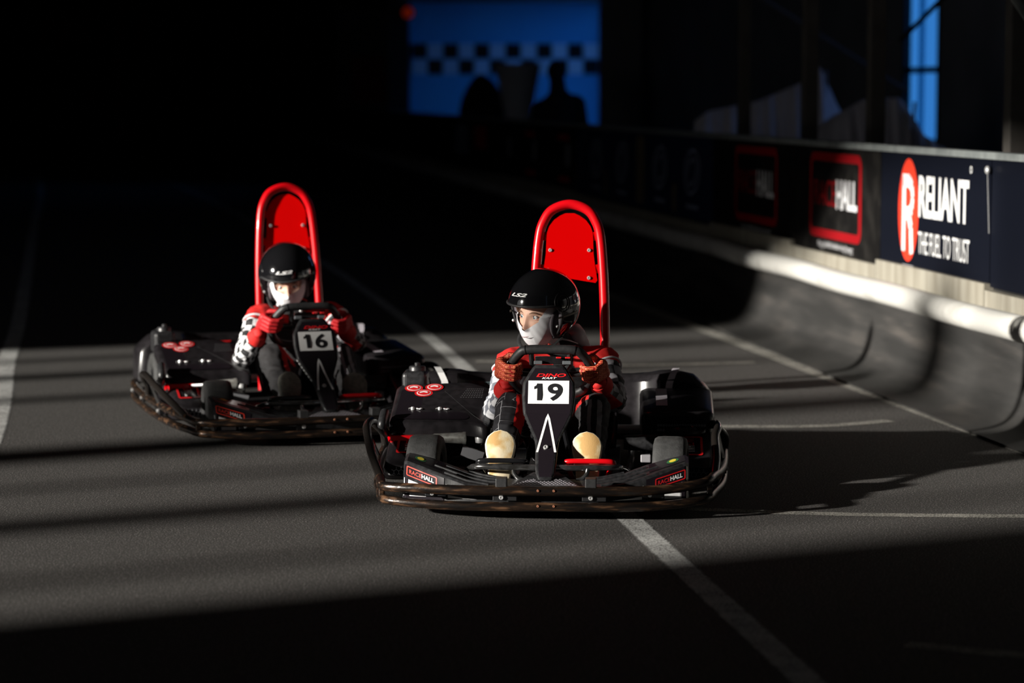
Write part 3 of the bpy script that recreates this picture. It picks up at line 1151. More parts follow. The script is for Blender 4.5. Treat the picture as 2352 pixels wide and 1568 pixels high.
# a dark figure standing behind the barrier before the chequered wall
dark_cloth = noisy('dark_clothing', [(0.006, 0.006, 0.007), (0.012, 0.012, 0.014)], scale=10, rough=0.9)
g = thing('person', 'dark silhouetted person standing before the chequered wall, behind the barrier', 'person', (0.48, 25.2, 0))
me = remeshed([((0, 0, 1.0), (0.01, 0, 1.36), 0.19, 0.19), ((-0.15, 0, 1.36), (0.17, 0, 1.40), 0.09, 0.10), ((0, 0, 1.42), (-0.01, -0.02, 1.62), 0.11, 0.085),
               ((-0.18, 0, 1.36), (-0.24, -0.04, 1.14), 0.085, 0.075), ((-0.24, -0.04, 1.14), (-0.17, -0.22, 1.02), 0.07, 0.045), ((0.20, 0, 1.39), (0.25, -0.03, 1.14), 0.09, 0.075), ((0.25, -0.03, 1.14), (0.18, -0.22, 1.04), 0.07, 0.045),
               ((-0.09, 0, 0.95), (-0.10, -0.01, 0.5), 0.12, 0.08), ((-0.10, -0.01, 0.5), (-0.10, 0.02, 0.09), 0.07, 0.05), ((0.09, 0, 0.95), (0.10, -0.01, 0.5), 0.12, 0.08), ((0.10, -0.01, 0.5), (0.10, 0.02, 0.09), 0.07, 0.05),
               ((-0.10, 0.02, 0.05), (-0.11, -0.14, 0.04), 0.045, 0.035), ((0.10, 0.02, 0.05), (0.11, -0.14, 0.04), 0.045, 0.035)],
              [((-0.02, -0.02, 1.70), (0.085, 0.105, 0.125)), ((-0.02, -0.12, 1.69), (0.018, 0.02, 0.025))], 0.012, 5)
me.materials.append(dark_cloth)
link('body', me, g, 60)
MB().ell((-0.02, 0.01, 1.73), (0.10, 0.115, 0.115), 16, 10).build('hair', dark_cloth, g)

bin_ = thing('tapered_bin', 'pale tapered container standing before the chequered wall', 'container', (0.08, 33.0, 0))
MB().lathe([(0.0, 0.0), (0.17, 0.0), (0.18, 1.2), (0.31, 1.86), (0.33, 1.88), (0.30, 1.88), (0.17, 1.25)], n=4 * 7).build('shell', white_fab, bin_)
MB().tube([(0.31 * math.cos(a), 0.31 * math.sin(a), 1.88) for a in (2 * math.pi * k / 24 for k in range(24))], 0.02, n=6, closed=True).build('rim', white_fab, bin_)
heap = thing('covered_heap', 'dark rounded heap left of the pale tapered container', 'heap', (-0.42, 34.0, 0))
bb = MB()
bb.ell((0, 0, 0.85), (0.36, 0.4, 0.92), 20, 14)
bb.v = [Vector((p.x + 0.03 * noise.noise(p * 3), p.y, max(p.z, 0) + 0.03 * noise.noise(p * 4 + Vector((3, 0, 0))))) if p.z > 0 else Vector((p.x, p.y, 0)) for p in bb.v]
bb.build('sheet', dark_cloth, heap, 60)
MB().tube([(0.34 * math.cos(a), 0.38 * math.sin(a), 0.55) for a in (2 * math.pi * k / 24 for k in range(24))], 0.015, n=6, closed=True).build('strap', dark_metal, heap)

# ------------------------------------------------------------------ far end of the hall, nearly black
o = MB().box((-3.1, 52.2, 1.65), (1.32, 0.15, 3.3)).build('partition', wall_grey, smooth=0)
tag(o, 'blue-grey partition left of the dark pillar, far away', 'partition')
t = thing('notice_board', 'dull pink board hung on the far grey partition', 'board', (-3.08, 52.05, 1.3))
MB().box((0, 0, 0.5), (0.72, 0.04, 0.98)).build('panel', mat('pink_board', (0.50, 0.05, 0.11), 0.7), t, smooth=0)
MB().box((0.40, 0.02, 0.5), (0.08, 0.05, 0.98)).build('edge_strip', dark_metal, t, smooth=0)
t = thing('brown_panel', 'tall brown panel standing at the dark end of the hall', 'panel', (-9.95, 79.6, 0))
MB().box((0, 0, 1.65), (0.85, 0.06, 2.6)).build('face', mat('brown_panel_paint', (0.22, 0.10, 0.03), 0.7), t, smooth=0)
MB().box((0, 0.02, 0.2), (0.9, 0.1, 0.4)).build('foot', dark_metal, t, smooth=0)
t = thing('red_panel', 'dark red panel low on the far wall', 'panel', (-7.7, 79.94, 0.9))
MB().box((0, 0, 0.65), (1.4, 0.06, 1.3)).build('face', mat('dark_red_paint', (0.22, 0.01, 0.015), 0.7), t, smooth=0)
MB().box((0, 0.03, 0.65), (1.5, 0.04, 1.4)).build('frame', dark_metal, t, smooth=0)
t = thing('poster_board', 'wide pale poster board on the far wall, left of the striped pole', 'board', (-14.0, 79.96, 0.9))
MB().box((0, 0, 0.4), (1.75, 0.05, 0.85)).build('face', wall_grey, t, smooth=0)
MB().box((0.35, -0.03, 0.55), (0.7, 0.02, 0.25)).build('red_print', red_sticker, t, smooth=0)
t = thing('striped_pole', 'pale pole with red bands at the far left of the hall', 'pole', (-11.8, 73.0, 0.0))
for k in range(9):
    MB().lathe([(0.13, k * 0.33), (0.13, k * 0.33 + 0.33)], n=14).build('band', white_st if k % 2 == 0 else red_sticker, t)
t = thing('mural_band', 'broad wall band of slanting red and grey shapes on the far wall', 'mural', (-10.55, 79.85, 3.0))
MB().box((0, 0.02, 0.8), (10.6, 0.04, 1.7)).build('ground', wall_dark, t, smooth=0)
rnd = random.Random(5)
for k in range(17):
    x = -5.0 + k * 0.62
    w = rnd.uniform(0.22, 0.36)
    z0, z1 = rnd.choice(((0.1, 1.5), (0.3, 1.4), (0.1, 0.9)))
    sl = 0.28 * (z1 - z0)
    MB().prism([(x, z0), (x + w, z0), (x + w + sl, z1), (x + sl, z1)], lambda a, c, d: (a, d, c), -0.03, 0.0).build('slanted_bar', red_sticker if k < 6 else wall_grey, t, smooth=0)


def portal(loc, rot, sx, sy):
    l = bpy.data.lights.new('window_portal', 'AREA')
    l.shape = 'RECTANGLE'
    l.size, l.size_y = sx, sy
    l.cycles.is_portal = True
    o = bpy.data.objects.new('window_portal', l)
    COL.objects.link(o)
    o.location = loc
    o.rotation_euler = rot


portal((HALL_X0 - 0.05, (WY0 + WY1) / 2, 4.1), (0, R(-90), 0), 5.4, WY1 - WY0)
portal(B(23.3, RW + 0.05, 2.7), (0, R(90), R(8.6)), 3.4, 1.1)
portal(B(19.2, RW + 0.05, 2.7), (0, R(90), R(8.6)), 3.4, 1.2)
portal((1.74, 38.65, 2.05), (0, R(90), 0), 3.7, 2.9)
# ================================================================== GO-KARTS
# local frame: the kart faces -y, x grows to the viewer's right, origin on the floor under the front bumper
NOSE = [  # z, y, half width, from the top edge down to the toe
    (0.130, 0.115, 0.026), (0.145, 0.130, 0.035), (0.185, 0.190, 0.039), (0.225, 0.255, 0.041), (0.248, 0.290, 0.046), (0.277, 0.325, 0.062),
    (0.300, 0.350, 0.075), (0.335, 0.387, 0.093), (0.392, 0.432, 0.099), (0.435, 0.457, 0.097), (0.475, 0.480, 0.072), (0.492, 0.490, 0.060), (0.499, 0.496, 0.052)]
WING = [  # |x|, y bottom, z bottom, y front top, z front top, y back, z back
    (0.000, 0.050, 0.050, 0.055, 0.112, 0.200, 0.122), (0.120, 0.050, 0.050, 0.055, 0.112, 0.200, 0.122), (0.200, 0.052, 0.050, 0.060, 0.113, 0.215, 0.126),
    (0.280, 0.062, 0.050, 0.075, 0.124, 0.240, 0.140), (0.360, 0.078, 0.050, 0.105, 0.147, 0.265, 0.166), (0.440, 0.095, 0.050, 0.145, 0.170, 0.290, 0.186), (0.500, 0.108, 0.050, 0.180, 0.186, 0.305, 0.198), (0.512, 0.125, 0.055, 0.195, 0.180, 0.300, 0.192)]


def nose_pt(x, z, off=0.003):
    y, w = lerp_tab(NOSE, z)
    return Vector((x, y - off, z))


def wing_pt(x, z, off=0.003):
    yb, zb, yt, zt, ybk, zbk = lerp_tab(WING, abs(x))
    z0, z1 = zb + 0.006, zt - 0.008
    k = max(0.0, min(1.0, (z - z0) / (z1 - z0)))
    return Vector((x, yb + (yt - 0.004 - yb) * k - off, min(z, z1)))


def deck_pt(x, k, off=0.002):
    yb, zb, yt, zt, ybk, zbk = lerp_tab(WING, abs(x))
    return Vector((x, yt + (ybk - yt) * k, zt + (zbk - zt) * k + off))


def mirror(pts):
    return [Vector((-p[0], p[1], p[2])) for p in pts]


def bolt(parent, p, r=0.007, axis=(0, -1, 0), m=None):
    a = Vector(axis).normalized()
    rot = a.to_track_quat('Z', 'Y').to_matrix()
    MB().lathe([(0, 0.45 * r), (0.45 * r, 0.45 * r), (0.5 * r, 0.75 * r), (0.85 * r, 0.7 * r), (r, 0.35 * r), (r, -0.4 * r)][::-1], c=p, n=12, rot=rot).build('bolt', m or steel, parent)


def wheel(kart, x, y, r, w, turn, name):
    """tyre, rim and hub as one part with sub-parts"""
    rot = Matrix.Rotation(turn, 3, 'Z')
    c = Vector((x, y, r))
    h = w / 2
    prof = [(r * 0.52, -h * 0.82), (r * 0.62, -h * 0.98), (r * 0.80, -h), (r * 0.93, -h * 0.93), (r * 0.985, -h * 0.75), (r, -h * 0.4), (r, h * 0.4), (r * 0.985, h * 0.75), (r * 0.93, h * 0.93), (r * 0.80, h), (r * 0.62, h * 0.98), (r * 0.52, h * 0.82)]
    ty = MB().lathe(prof, axis='X', n=40, rot=rot, c=c)
    ty.f = [f for f in ty.f if len(f) == 4]
    ty.m = ty.m[:len(ty.f)]
    t = ty.build(name, rubber, kart, smooth=50)
    rim = MB().lathe([(0, -h * 0.5), (r * 0.2, -h * 0.5), (r * 0.42, -h * 0.35), (r * 0.52, -h * 0.85), (r * 0.55, -h * 0.85), (r * 0.55, h * 0.85), (r * 0.52, h * 0.85), (r * 0.42, h * 0.35), (r * 0.2, h * 0.5), (0, h * 0.5)], axis='X', n=28, rot=rot, c=c)
    rim.build('rim', dark_metal, t)
    MB().lathe([(0, -h * 0.75), (r * 0.13, -h * 0.75), (r * 0.16, -h * 0.4), (r * 0.16, h * 0.4), (r * 0.13, h * 0.75), (0, h * 0.75)], axis='X', n=12, rot=rot, c=c).build('hub', steel, t)
    return t


def race_sticker(parent, fn, frame_m=None, name='race_sticker'):
    """RACEHALL in a rounded frame; fn(u, v), u along the text"""
    b = MB()
    rr_border(b, fn, 1.0, 0.33, 0.05, 0.035)
    decal_mesh(b, name + '_frame', frame_m or red_sticker, parent)
    decal_text(name + '_lettering', 'RACE', lambda u, v: fn(0.09 + 0.40 * u, 0.28 + 0.42 * v), frame_m or red_sticker, parent, bold=0.004)
    decal_text(name + '_lettering', 'HALL', lambda u, v: fn(0.50 + 0.40 * u, 0.28 + 0.46 * v), white_st, parent, bold=0.03)


def slab_top(b, outline, ztop, th, rim=0.012):
    """a moulded lid: outline of (x, y) points, ztop(x, y), thickness"""
    n = len(outline)
    cx = sum(p[0] for p in outline) / n
    cy = sum(p[1] for p in outline) / n
    L0 = [Vector((x, y, ztop(x, y) - th)) for x, y in outline]
    L1 = [Vector((x, y, ztop(x, y) - rim)) for x, y in outline]
    def sh(k, d):
        return [Vector((cx + (x - cx) * k, cy + (y - cy) * k, ztop(cx + (x - cx) * k, cy + (y - cy) * k) - d)) for x, y in outline]
    secs = [L0, L1, sh(0.965, rim * 0.25), sh(0.92, 0), sh(0.45, -0.004)]
    b.loft(secs, closed=True)
    b.add([secs[-1][k] for k in range(n)], [list(range(n))])
    b.add([secs[0][k] for k in range(n)], [list(range(n))[::-1]])


def round_poly(pts, r, n=4):
    out = []
    N = len(pts)
    for i in range(N):
        p = Vector(pts[i]); a = Vector(pts[i - 1]); c = Vector(pts[(i + 1) % N])
        d0 = (a - p).normalized() * min(r, (a - p).length * 0.45)
        d1 = (c - p).normalized() * min(r, (c - p).length * 0.45)
        for k in range(n + 1):
            t = k / n
            q = (p + d0) * (1 - t) ** 2 + p * 2 * t * (1 - t) + (p + d1) * t * t
            out.append((q.x, q.y))
    return out


def build_kart(number, label, loc, yaw):
    K = thing('go_kart', label, 'go-kart', loc, yaw, 'rental go-karts')

    # --- chassis
    b = MB()
    b.box((0.0, 0.85, 0.042), (0.52, 1.45, 0.012))
    b.build('floor_pan', dark_metal, K, smooth=0, bevel=0.003)
    for s in (-1, 1):
        MB().tube(cr([(s * 0.10, 0.10, 0.06), (s * 0.22, 0.30, 0.06), (s * 0.28, 0.55, 0.06), (s * 0.30, 1.0, 0.06), (s * 0.30, 1.62, 0.07)], 5), 0.015, n=8).build('frame_rail', black_tube, K)
    MB().box((0, 0.10, 0.046), (0.84, 0.10, 0.016)).build('skid_plate', grey_pl, K, smooth=0, bevel=0.008)
    MB().tube([(-0.50, 1.42, 0.135), (0.50, 1.42, 0.135)], 0.018, n=10).build('rear_axle', steel, K)
    MB().tube([(-0.44, 0.42, 0.125), (-0.2, 0.42, 0.09), (0.2, 0.42, 0.09), (0.44, 0.42, 0.125)], 0.012, n=8).build('front_axle', dark_metal, K)

    # --- wheels
    wheel(K, -0.450, 0.400, 0.125, 0.125, R(-4), 'front_tyre')
    wheel(K, 0.450, 0.400, 0.125, 0.125, R(-4), 'front_tyre')
    wheel(K, -0.500, 1.42, 0.138, 0.18, 0, 'rear_tyre')
    wheel(K, 0.500, 1.42, 0.138, 0.18, 0, 'rear_tyre')

    # --- wrap-round bumper: two tubes, front to sides to rear
    def hoop(z, dl, dr, f):
        def half(s, d):
            return [(s * 0.26, 0.0 - f, z), (s * 0.42, 0.030 - f, z + d * 0.15), (s * 0.545, 0.075 - f, z + d * 0.7), (s * 0.585, 0.12, z + d), (s * 0.60, 0.22, z + d * 0.8), (s * 0.645, 0.55, z), (s * 0.665, 1.0, z), (s * 0.66, 1.45, z), (s * 0.62, 1.66, z), (s * 0.50, 1.76, z)]
        return cr([(0, -0.005 - f, z)] + half(1, dr) + [(0.0, 1.79, z)] + half(-1, dl)[::-1], 4, closed=True)
    MB().tube(hoop(0.110, -0.004, 0.024, 0.0), 0.0175, n=12, closed=True).build('upper_bumper_tube', rust, K)
    MB().tube(hoop(0.055, 0.006, 0.018, 0.006), 0.0165, n=12, closed=True).build('lower_bumper_tube', rust, K)
    for x in (-0.020, 0.036):
        bolt(K, (x, -0.023, 0.114), 0.0045, m=copper)
        bolt(K, (x, -0.027, 0.060), 0.0045, m=copper)
    for x in (-0.150, 0.165):
        br_ = MB().box((x + 0.012, 0.012, 0.086), (0.085, 0.02, 0.026)).build('bumper_bracket', dark_metal, K, smooth=0, bevel=0.002)
        bolt(br_, (x, -0.001, 0.086), 0.0085)
        MB().box((x, 0.012, 0.138), (0.040, 0.05, 0.034)).build('bumper_stop', grip_rub, K, smooth=0, bevel=0.003)
    for x in (-0.385, 0.385):
        br_ = MB().box((x, 0.042, 0.093), (0.075, 0.018, 0.022)).build('bumper_bracket', dark_metal, K, smooth=0, bevel=0.002)
        bolt(br_, (x - 0.012, 0.030, 0.093), 0.0075)
    for s in (-1, 1):
        MB().box((s * 0.585, 0.112, 0.095), (0.020, 0.026, 0.055)).build('bumper_bracket', rust, K, smooth=0, bevel=0.004)
        for y_ in (0.7, 1.2, 1.5):
            br_ = MB().box((s * 0.655, y_, 0.086), (0.02, 0.06, 0.03)).build('bumper_bracket', dark_metal, K, smooth=0, bevel=0.002)
            bolt(br_, (s * 0.667, y_, 0.086), 0.008, axis=(s, 0, 0))
        # raised side hoop
        w = 0.705 if s < 0 else 0.632          # the hoop on the viewer's left is bent outwards
        lp = [(s * 0.605, 0.27, 0.108), (s * (0.605 + w) / 2, 0.44, 0.165), (s * (w - 0.012), 0.63, 0.215), (s * w, 0.72, 0.235), (s * w, 0.82, 0.238), (s * (w - 0.005), 0.92, 0.222), (s * 0.668, 0.98, 0.17), (s * 0.665, 1.0, 0.108)]
        hp = MB().tube(cr(lp, 5), 0.0165, n=12).build('side_hoop', mat('worn_black_tube', (0.012, 0.010, 0.009), 0.22, coat=0.3) if True else rust, K)
        MB().tube([(s * (w - 0.004), 0.68, 0.225), (s * 0.655, 0.70, 0.108)], 0.010, n=8).build('stay', chrome, hp)

    # --- front fairing
    secs = []
    for x in [-0.512, -0.50, -0.44, -0.40, -0.36, -0.32, -0.28, -0.24, -0.20, -0.16, -0.12, 0.0, 0.12, 0.16, 0.20, 0.24, 0.28, 0.32, 0.36, 0.40, 0.44, 0.50, 0.512]:
        yb, zb, yt, zt, ybk, zbk = lerp_tab(WING, abs(x))
        secs.append([Vector((x, yb + 0.01, zb)), Vector((x, yb, zb + 0.006)), Vector((x, yt - 0.004, zt - 0.008)), Vector((x, yt + 0.004, zt)), Vector((x, ybk - 0.01, zbk)), Vector((x, ybk, zbk - 0.006)), Vector((x, ybk, zb + 0.02)), Vector((x, yb + 0.05, zb))])
    wing = MB().loft(secs, closed=True, caps=True).build('front_fairing', grey_pl, K, smooth=32)
    for s in (-1, 1):
        for k, (x0, x1) in zip((0.16, 0.44, 0.70, 0.92), ((0.20, 0.36), (0.17, 0.40), (0.15, 0.36), (0.16, 0.28))):
            pts = [deck_pt(s * (x0 + (x1 - x0) * i / 8), k, 0.001) for i in range(9)]
            MB().tube(pts, 0.0055, n=8).build('raised_rib', grey_pl, wing)
        # decals on each wing
        b = MB()
        for i in range(8):
            pass
        def wf(u, v, s=s):
            if s < 0:
                x = -0.500 + 0.114 * u
                zl = 0.139 - 0.034 * u
            else:
                x = 0.392 + 0.108 * u
                zl = 0.106 + 0.028 * u
            return wing_pt(x, zl + 0.032 * v, 0.0045)
        bb = MB()
        grid_patch(bb, lambda u, v: wing_pt(s * (0.36 + 0.148 * u), 0.058 + (lerp_tab(WING, 0.36 + 0.148 * u)[3] - 0.008 - 0.060) * v, 0.0028), 37, 3)
        o = decal_mesh(bb, 'fairing_sticker', gloss_black, wing)
        o.data.polygons.foreach_set('use_smooth', [True] * len(o.data.polygons))
        race_sticker(wing, wf, orange_red if s < 0 else red_sticker)
        bb = MB()
        for i in range(6):
            x0, x1 = 0.508 - 0.020 * i, 0.508 - 0.020 * (i + 1)
            h0, h1 = 0.130 - 0.0062 * i, 0.130 - 0.0062 * (i + 1)
            bb.add([wing_pt(s * x0, 0.093, 0.0042), wing_pt(s * x1, 0.093, 0.0042), wing_pt(s * x1, max(h1, 0.0931), 0.0042), wing_pt(s * x0, max(h0, 0.0932), 0.0042)], [[0, 1, 2, 3]])
        decal_mesh(bb, 'white_wedge', white_st, wing)
        bb = MB()
        grid_patch(bb, lambda u, v: wing_pt(s * (0.425 + 0.083 * u), 0.070 + 0.018 * v, 0.0042), 3, 1)
        decal_mesh(bb, 'white_band', white_st, wing)
        bb = MB()
        bb.add([wing_pt(s * 0.345, 0.080, 0.0042), wing_pt(s * 0.29, 0.072, 0.0042), wing_pt(s * 0.24, 0.068, 0.0042), wing_pt(s * 0.345, 0.070, 0.0042)], [[0, 1, 2, 3]])
        decal_mesh(bb, 'white_flash', white_st, wing)
        bolt(wing, wing_pt(s * 0.350, 0.108, 0.001), 0.0085)
        bb = MB()
        N = 12
        bb.add([deck_pt(s * (0.455 + 0.022 * math.cos(2 * math.pi * k / N)), 0.55 + 0.20 * math.sin(2 * math.pi * k / N), 0.003) for k in range(N)], [list(range(N))], 0)
        bb.add([deck_pt(s * (0.455 + 0.013 * math.cos(2 * math.pi * k / N)), 0.55 + 0.13 * math.sin(2 * math.pi * k / N), 0.004) for k in range(N)], [list(range(N))], 1)
        decal_mesh(bb, 'badge', [green_st, yellow_st], wing)
        bb = MB()
        grid_patch(bb, lambda u, v: deck_pt(s * (0.37 + 0.13 * u), 0.2 + 0.7 * v, 0.0018), 5, 3)
        decal_mesh(bb, 'deck_sticker', gloss_black, wing)

    # --- honeycomb-printed centre plate under the nose
    def cp(x, k, off=0.0):
        k_ = k
        return Vector((x, 0.055 + 0.16 * k_, 0.1155 + 0.030 * k_ + off))
    b = MB()
    b.add([cp(-0.135, 0), cp(0.135, 0), cp(0.118, 0.15), cp(0.045, 1.0), cp(-0.045, 1.0), cp(-0.118, 0.15),
           Vector((-0.135, 0.055, 0.07)), Vector((0.135, 0.055, 0.07)), Vector((0.118, 0.08, 0.07)), Vector((0.045, 0.22, 0.08)), Vector((-0.045, 0.22, 0.08)), Vector((-0.118, 0.08, 0.07))],
          [[0, 1, 2, 3, 4, 5], [11, 10, 9, 8, 7, 6], [0, 6, 7, 1], [1, 7, 8, 2], [2, 8, 9, 3], [3, 9, 10, 4], [4, 10, 11, 5], [5, 11, 6, 0]])
    plate = b.build('centre_plate', grey_pl, K, smooth=0, bevel=0.003)
    bb = MB()
    hex_lines(bb, lambda x, y: cp(x, y / 0.168, 0.0035), lambda x, y: 0.004 < y < 0.075 and abs(x) < 0.122 - y * 0.95 and not (abs(x) < 0.034 and y > 0.052), 0.0135, 0.0020, -0.13, 0.13, 0.002, 0.09)
    o = decal_mesh(bb, 'honeycomb_print', lilac_st, plate)
    o['kind'] = 'stuff'

    # --- nose panel with number
    secs = []
    Zs = [z for z, _, _ in NOSE]
    zz = [Zs[0] + (Zs[-1] - Zs[0]) * i / 36 for i in range(37)]
    for z in zz:
        y, w = lerp_tab(NOSE, z)
        e = min(0.010, w * 0.3)
        dpt = 0.045
        secs.append([Vector((-w * 0.94, y + dpt, z - 0.006)), Vector((-w, y + 0.012, z)), Vector((-w + 0.003, y + 0.004, z)), Vector((-w + e, y, z)), Vector((0, y - 0.001, z)), Vector((w - e, y, z)), Vector((w - 0.003, y + 0.004, z)), Vector((w, y + 0.012, z)), Vector((w * 0.94, y + dpt, z - 0.006))])
    nose = MB().loft(secs, closed=True, caps=True).build('nose_panel', grey_pl, K, smooth=50)
    # glossy sticker on the face
    bb = MB()
    st = []
    for z in zz[1:-1]:
        y, w = lerp_tab(NOSE, z)
        e = min(0.012, w * 0.32)
        st.append([nose_pt(-w + e, z, 0.0012), nose_pt(0, z, 0.0016), nose_pt(w - e, z, 0.0012)])
    bb.loft(st)
    decal_mesh(bb, 'nose_sticker', gloss_black, nose)
    bb = MB()
    grid_patch(bb, lambda u, v: nose_pt(-0.0755 + 0.151 * u, 0.3665 + 0.0795 * v, 0.003), 2, 8)
    decal_mesh(bb, 'number_plate', white_st, nose)
    decal_text('number', number, lambda u, v: nose_pt(-0.042 + 0.094 * u, 0.3765 + 0.060 * v, 0.0042), ink, nose, bold=0.028)
    bb = MB()
    bb.add([nose_pt(-0.042 + 0.094 * u, 0.3765 + 0.060 * v, 0.0042) for u, v in ((-0.12, 0.66), (0.03, 0.74), (0.03, 1.0), (0.0, 1.0), (-0.04, 0.88), (-0.12, 0.81))], [[0, 1, 2, 3, 4, 5]])
    decal_mesh(bb, 'number_flag', ink, nose)
    decal_text('maker_lettering', 'DINO', lambda u, v: nose_pt(-0.047 + 0.112 * u - 0.002 * v, 0.4585 + 0.0125 * v, 0.0032), red_sticker, nose, bold=0.03, shear=0.35)
    decal_text('maker_lettering', 'KART', lambda u, v: nose_pt(-0.026 + 0.056 * u, 0.4515 + 0.0065 * v, 0.0036), white_st, nose, bold=0.02, shear=0.35)
    bb = MB()
    a0, l0, r0 = (0.0, 0.334), (-0.034, 0.213), (0.032, 0.213)
    for e0 in (l0, r0):
        sx = -1 if e0[0] < 0 else 1
        pts = [(a0[0] + (e0[0] - a0[0]) * i / 8, a0[1] + (e0[1] - a0[1]) * i / 8) for i in range(9)]
        lo = [nose_pt(x + sx * 0.0040 - (0 if i else sx * 0.004), z, 0.0032) for i, (x, z) in enumerate(pts)]
        hi = [nose_pt(x - sx * 0.0045 + (0 if i else sx * 0.0045), z - (0.016 if i == 0 else 0), 0.0032) for i, (x, z) in enumerate(pts)]
        bb.loft([lo, hi])
    decal_mesh(bb, 'chevron', white_st, nose)
    bolt(nose, nose_pt(-0.003, 0.226, 0.001), 0.0095, axis=(0, -0.8, 0.6))
    # side lettering strips of the nose
    for s in (-1, 1):
        bb = MB()
        for k in range(7):
            z = 0.330 - 0.013 * k
            y, w = lerp_tab(NOSE, z)
            y2, w2 = lerp_tab(NOSE, z - 0.008)
            bb.add([Vector((s * (w + 0.0025), y + 0.016, z)), Vector((s * (w + 0.0015), y + 0.038, z - 0.004)), Vector((s * (w2 + 0.0015), y2 + 0.038, z - 0.012)), Vector((s * (w2 + 0.0025), y2 + 0.016, z - 0.008))], [[0, 1, 2, 3]])
        decal_mesh(bb, 'side_print', white_st, nose)
    # steering column and supports behind the nose
    MB().tube([(0, 0.22, 0.09), (0, 0.47, 0.30), (0, 0.645, 0.445)], 0.011, n=8).build('steering_column', dark_metal, K)
    for s in (-1, 1):
        MB().tube([(s * 0.10, 0.52, 0.06), (s * 0.05, 0.50, 0.28)], 0.010, n=8).build('column_support', black_tube, K)

    # --- steering wheel
    SW = thing_part = None
    loop = cr([(-0.088, 0.600, 0.545), (0.0, 0.600, 0.547), (0.088, 0.600, 0.545), (0.118, 0.612, 0.528), (0.148, 0.640, 0.485), (0.155, 0.668, 0.445), (0.130, 0.705, 0.392), (0.075, 0.725, 0.365), (-0.075, 0.725, 0.365), (-0.130, 0.705, 0.392), (-0.155, 0.668, 0.445), (-0.148, 0.640, 0.485), (-0.118, 0.612, 0.528)], 4, closed=True)
    swheel = MB().tube(loop, 0.0175, n=14, closed=True).build('steering_wheel', grip_rub, K, smooth=60)
    for s in (-1, 1):
        MB().tube([(s * 0.072, 0.602, 0.535), (s * 0.070, 0.625, 0.49), (s * 0.045, 0.648, 0.45)], 0.010, n=8).build('spoke', grip_rub, swheel)
        MB().tube([(s * 0.150, 0.664, 0.45), (s * 0.05, 0.660, 0.445)], 0.010, n=8).build('spoke', grip_rub, swheel)
        MB().tube([(s * 0.0895, 0.600, 0.545), (s * 0.0925, 0.6005, 0.5445)], 0.0186, n=14).build('grip_seam', black_tube, swheel)
    MB().box((0, 0.652, 0.452), (0.12, 0.03, 0.06), Matrix.Rotation(R(-42), 3, 'X')).build('hub_pad', grip_rub, swheel, smooth=0, bevel=0.006)
    MB().box((0, 0.615, 0.505), (0.115, 0.02, 0.028)).build('display_bar', black_pl, swheel, smooth=0, bevel=0.003)
    for x in (-0.045, 0.062):
        MB().box((x, 0.596, 0.498), (0.032, 0.014, 0.013)).build('clip', mat('grey_plastic', (0.12, 0.13, 0.14), 0.5), swheel, smooth=0, bevel=0.002)
    for x in (0.032, 0.066):
        MB().box((x, 0.592, 0.517), (0.020, 0.012, 0.006)).build('red_button', red_sticker, swheel, smooth=0, bevel=0.002)

    # --- pedals
    MB().tube(cr([(-0.300, 0.34, 0.120), (-0.277, 0.28, 0.146), (-0.24, 0.225, 0.160), (-0.10, 0.195, 0.162), (0.10, 0.195, 0.162), (0.24, 0.225, 0.160), (0.277, 0.28, 0.146), (0.300, 0.34, 0.120)], 5), 0.0115, n=12).build('pedal_crossbar', chrome, K)
    for s, m_, cx in ((-1, black_tube, -0.160), (1, red_paint, 0.155)):
        hw = 0.088
        MB().tube(cr([(cx - hw + 0.03, 0.30, 0.10), (cx - hw + 0.008, 0.26, 0.155), (cx - hw, 0.235, 0.174), (cx - hw * 0.8, 0.222, 0.182), (cx, 0.220, 0.183), (cx + hw * 0.8, 0.222, 0.182), (cx + hw, 0.235, 0.174), (cx + hw - 0.008, 0.26, 0.155), (cx + hw - 0.03, 0.30, 0.10)], 5), 0.0095, n=10).build('pedal', m_, K)
        xa = -0.118 if s < 0 else 0.150
        MB().tube(cr([(xa, 0.197, 0.160), (xa - s * 0.004, 0.193, 0.14), (xa - s * 0.018, 0.185, 0.125), (xa - s * 0.04, 0.18, 0.118)], 5), 0.0085, n=10).build('crossbar_stay', chrome, K)
    MB().box((0.225, 0.285, 0.125), (0.012, 0.02, 0.05)).build('pedal_spring', red_sticker, K, smooth=0, bevel=0.003)

    # --- engine-side bodywork (viewer's left)
    def ztop(x, y):
        return 0.252 + (y - 0.74) * 0.285 - 0.012 * max(0, (x + 0.30) / 0.08) ** 2 * (1 if y < 0.95 else 0.4)
    outline = round_poly([(-0.625, 0.735), (-0.30, 0.735), (-0.235, 0.70), (-0.228, 1.06), (-0.34, 1.13), (-0.625, 1.10)], 0.035)
    b = MB()
    slab_top(b, outline, ztop, 0.052)
    cover = b.build('engine_cover', black_pl, K, smooth=50)
    bb = MB()
    pts = [(-0.605, 0.755), (-0.33, 0.755), (-0.315, 0.775), (-0.43, 1.03), (-0.60, 1.04)]
    bb.add([Vector((x, y, ztop(x, y) + 0.0035)) for x, y in round_poly(pts, 0.02)], [list(range(len(round_poly(pts, 0.02))))])
    decal_mesh(bb, 'cover_sticker', gloss_black, cover)
    seam = [Vector((x, y, ztop(x, y) + 0.003)) for x, y in ((-0.43, 1.02), (-0.30, 0.79), (-0.245, 0.74))]
    MB().tube(cr(seam, 4), 0.0013, n=6).build('seam', grip_rub, cover)
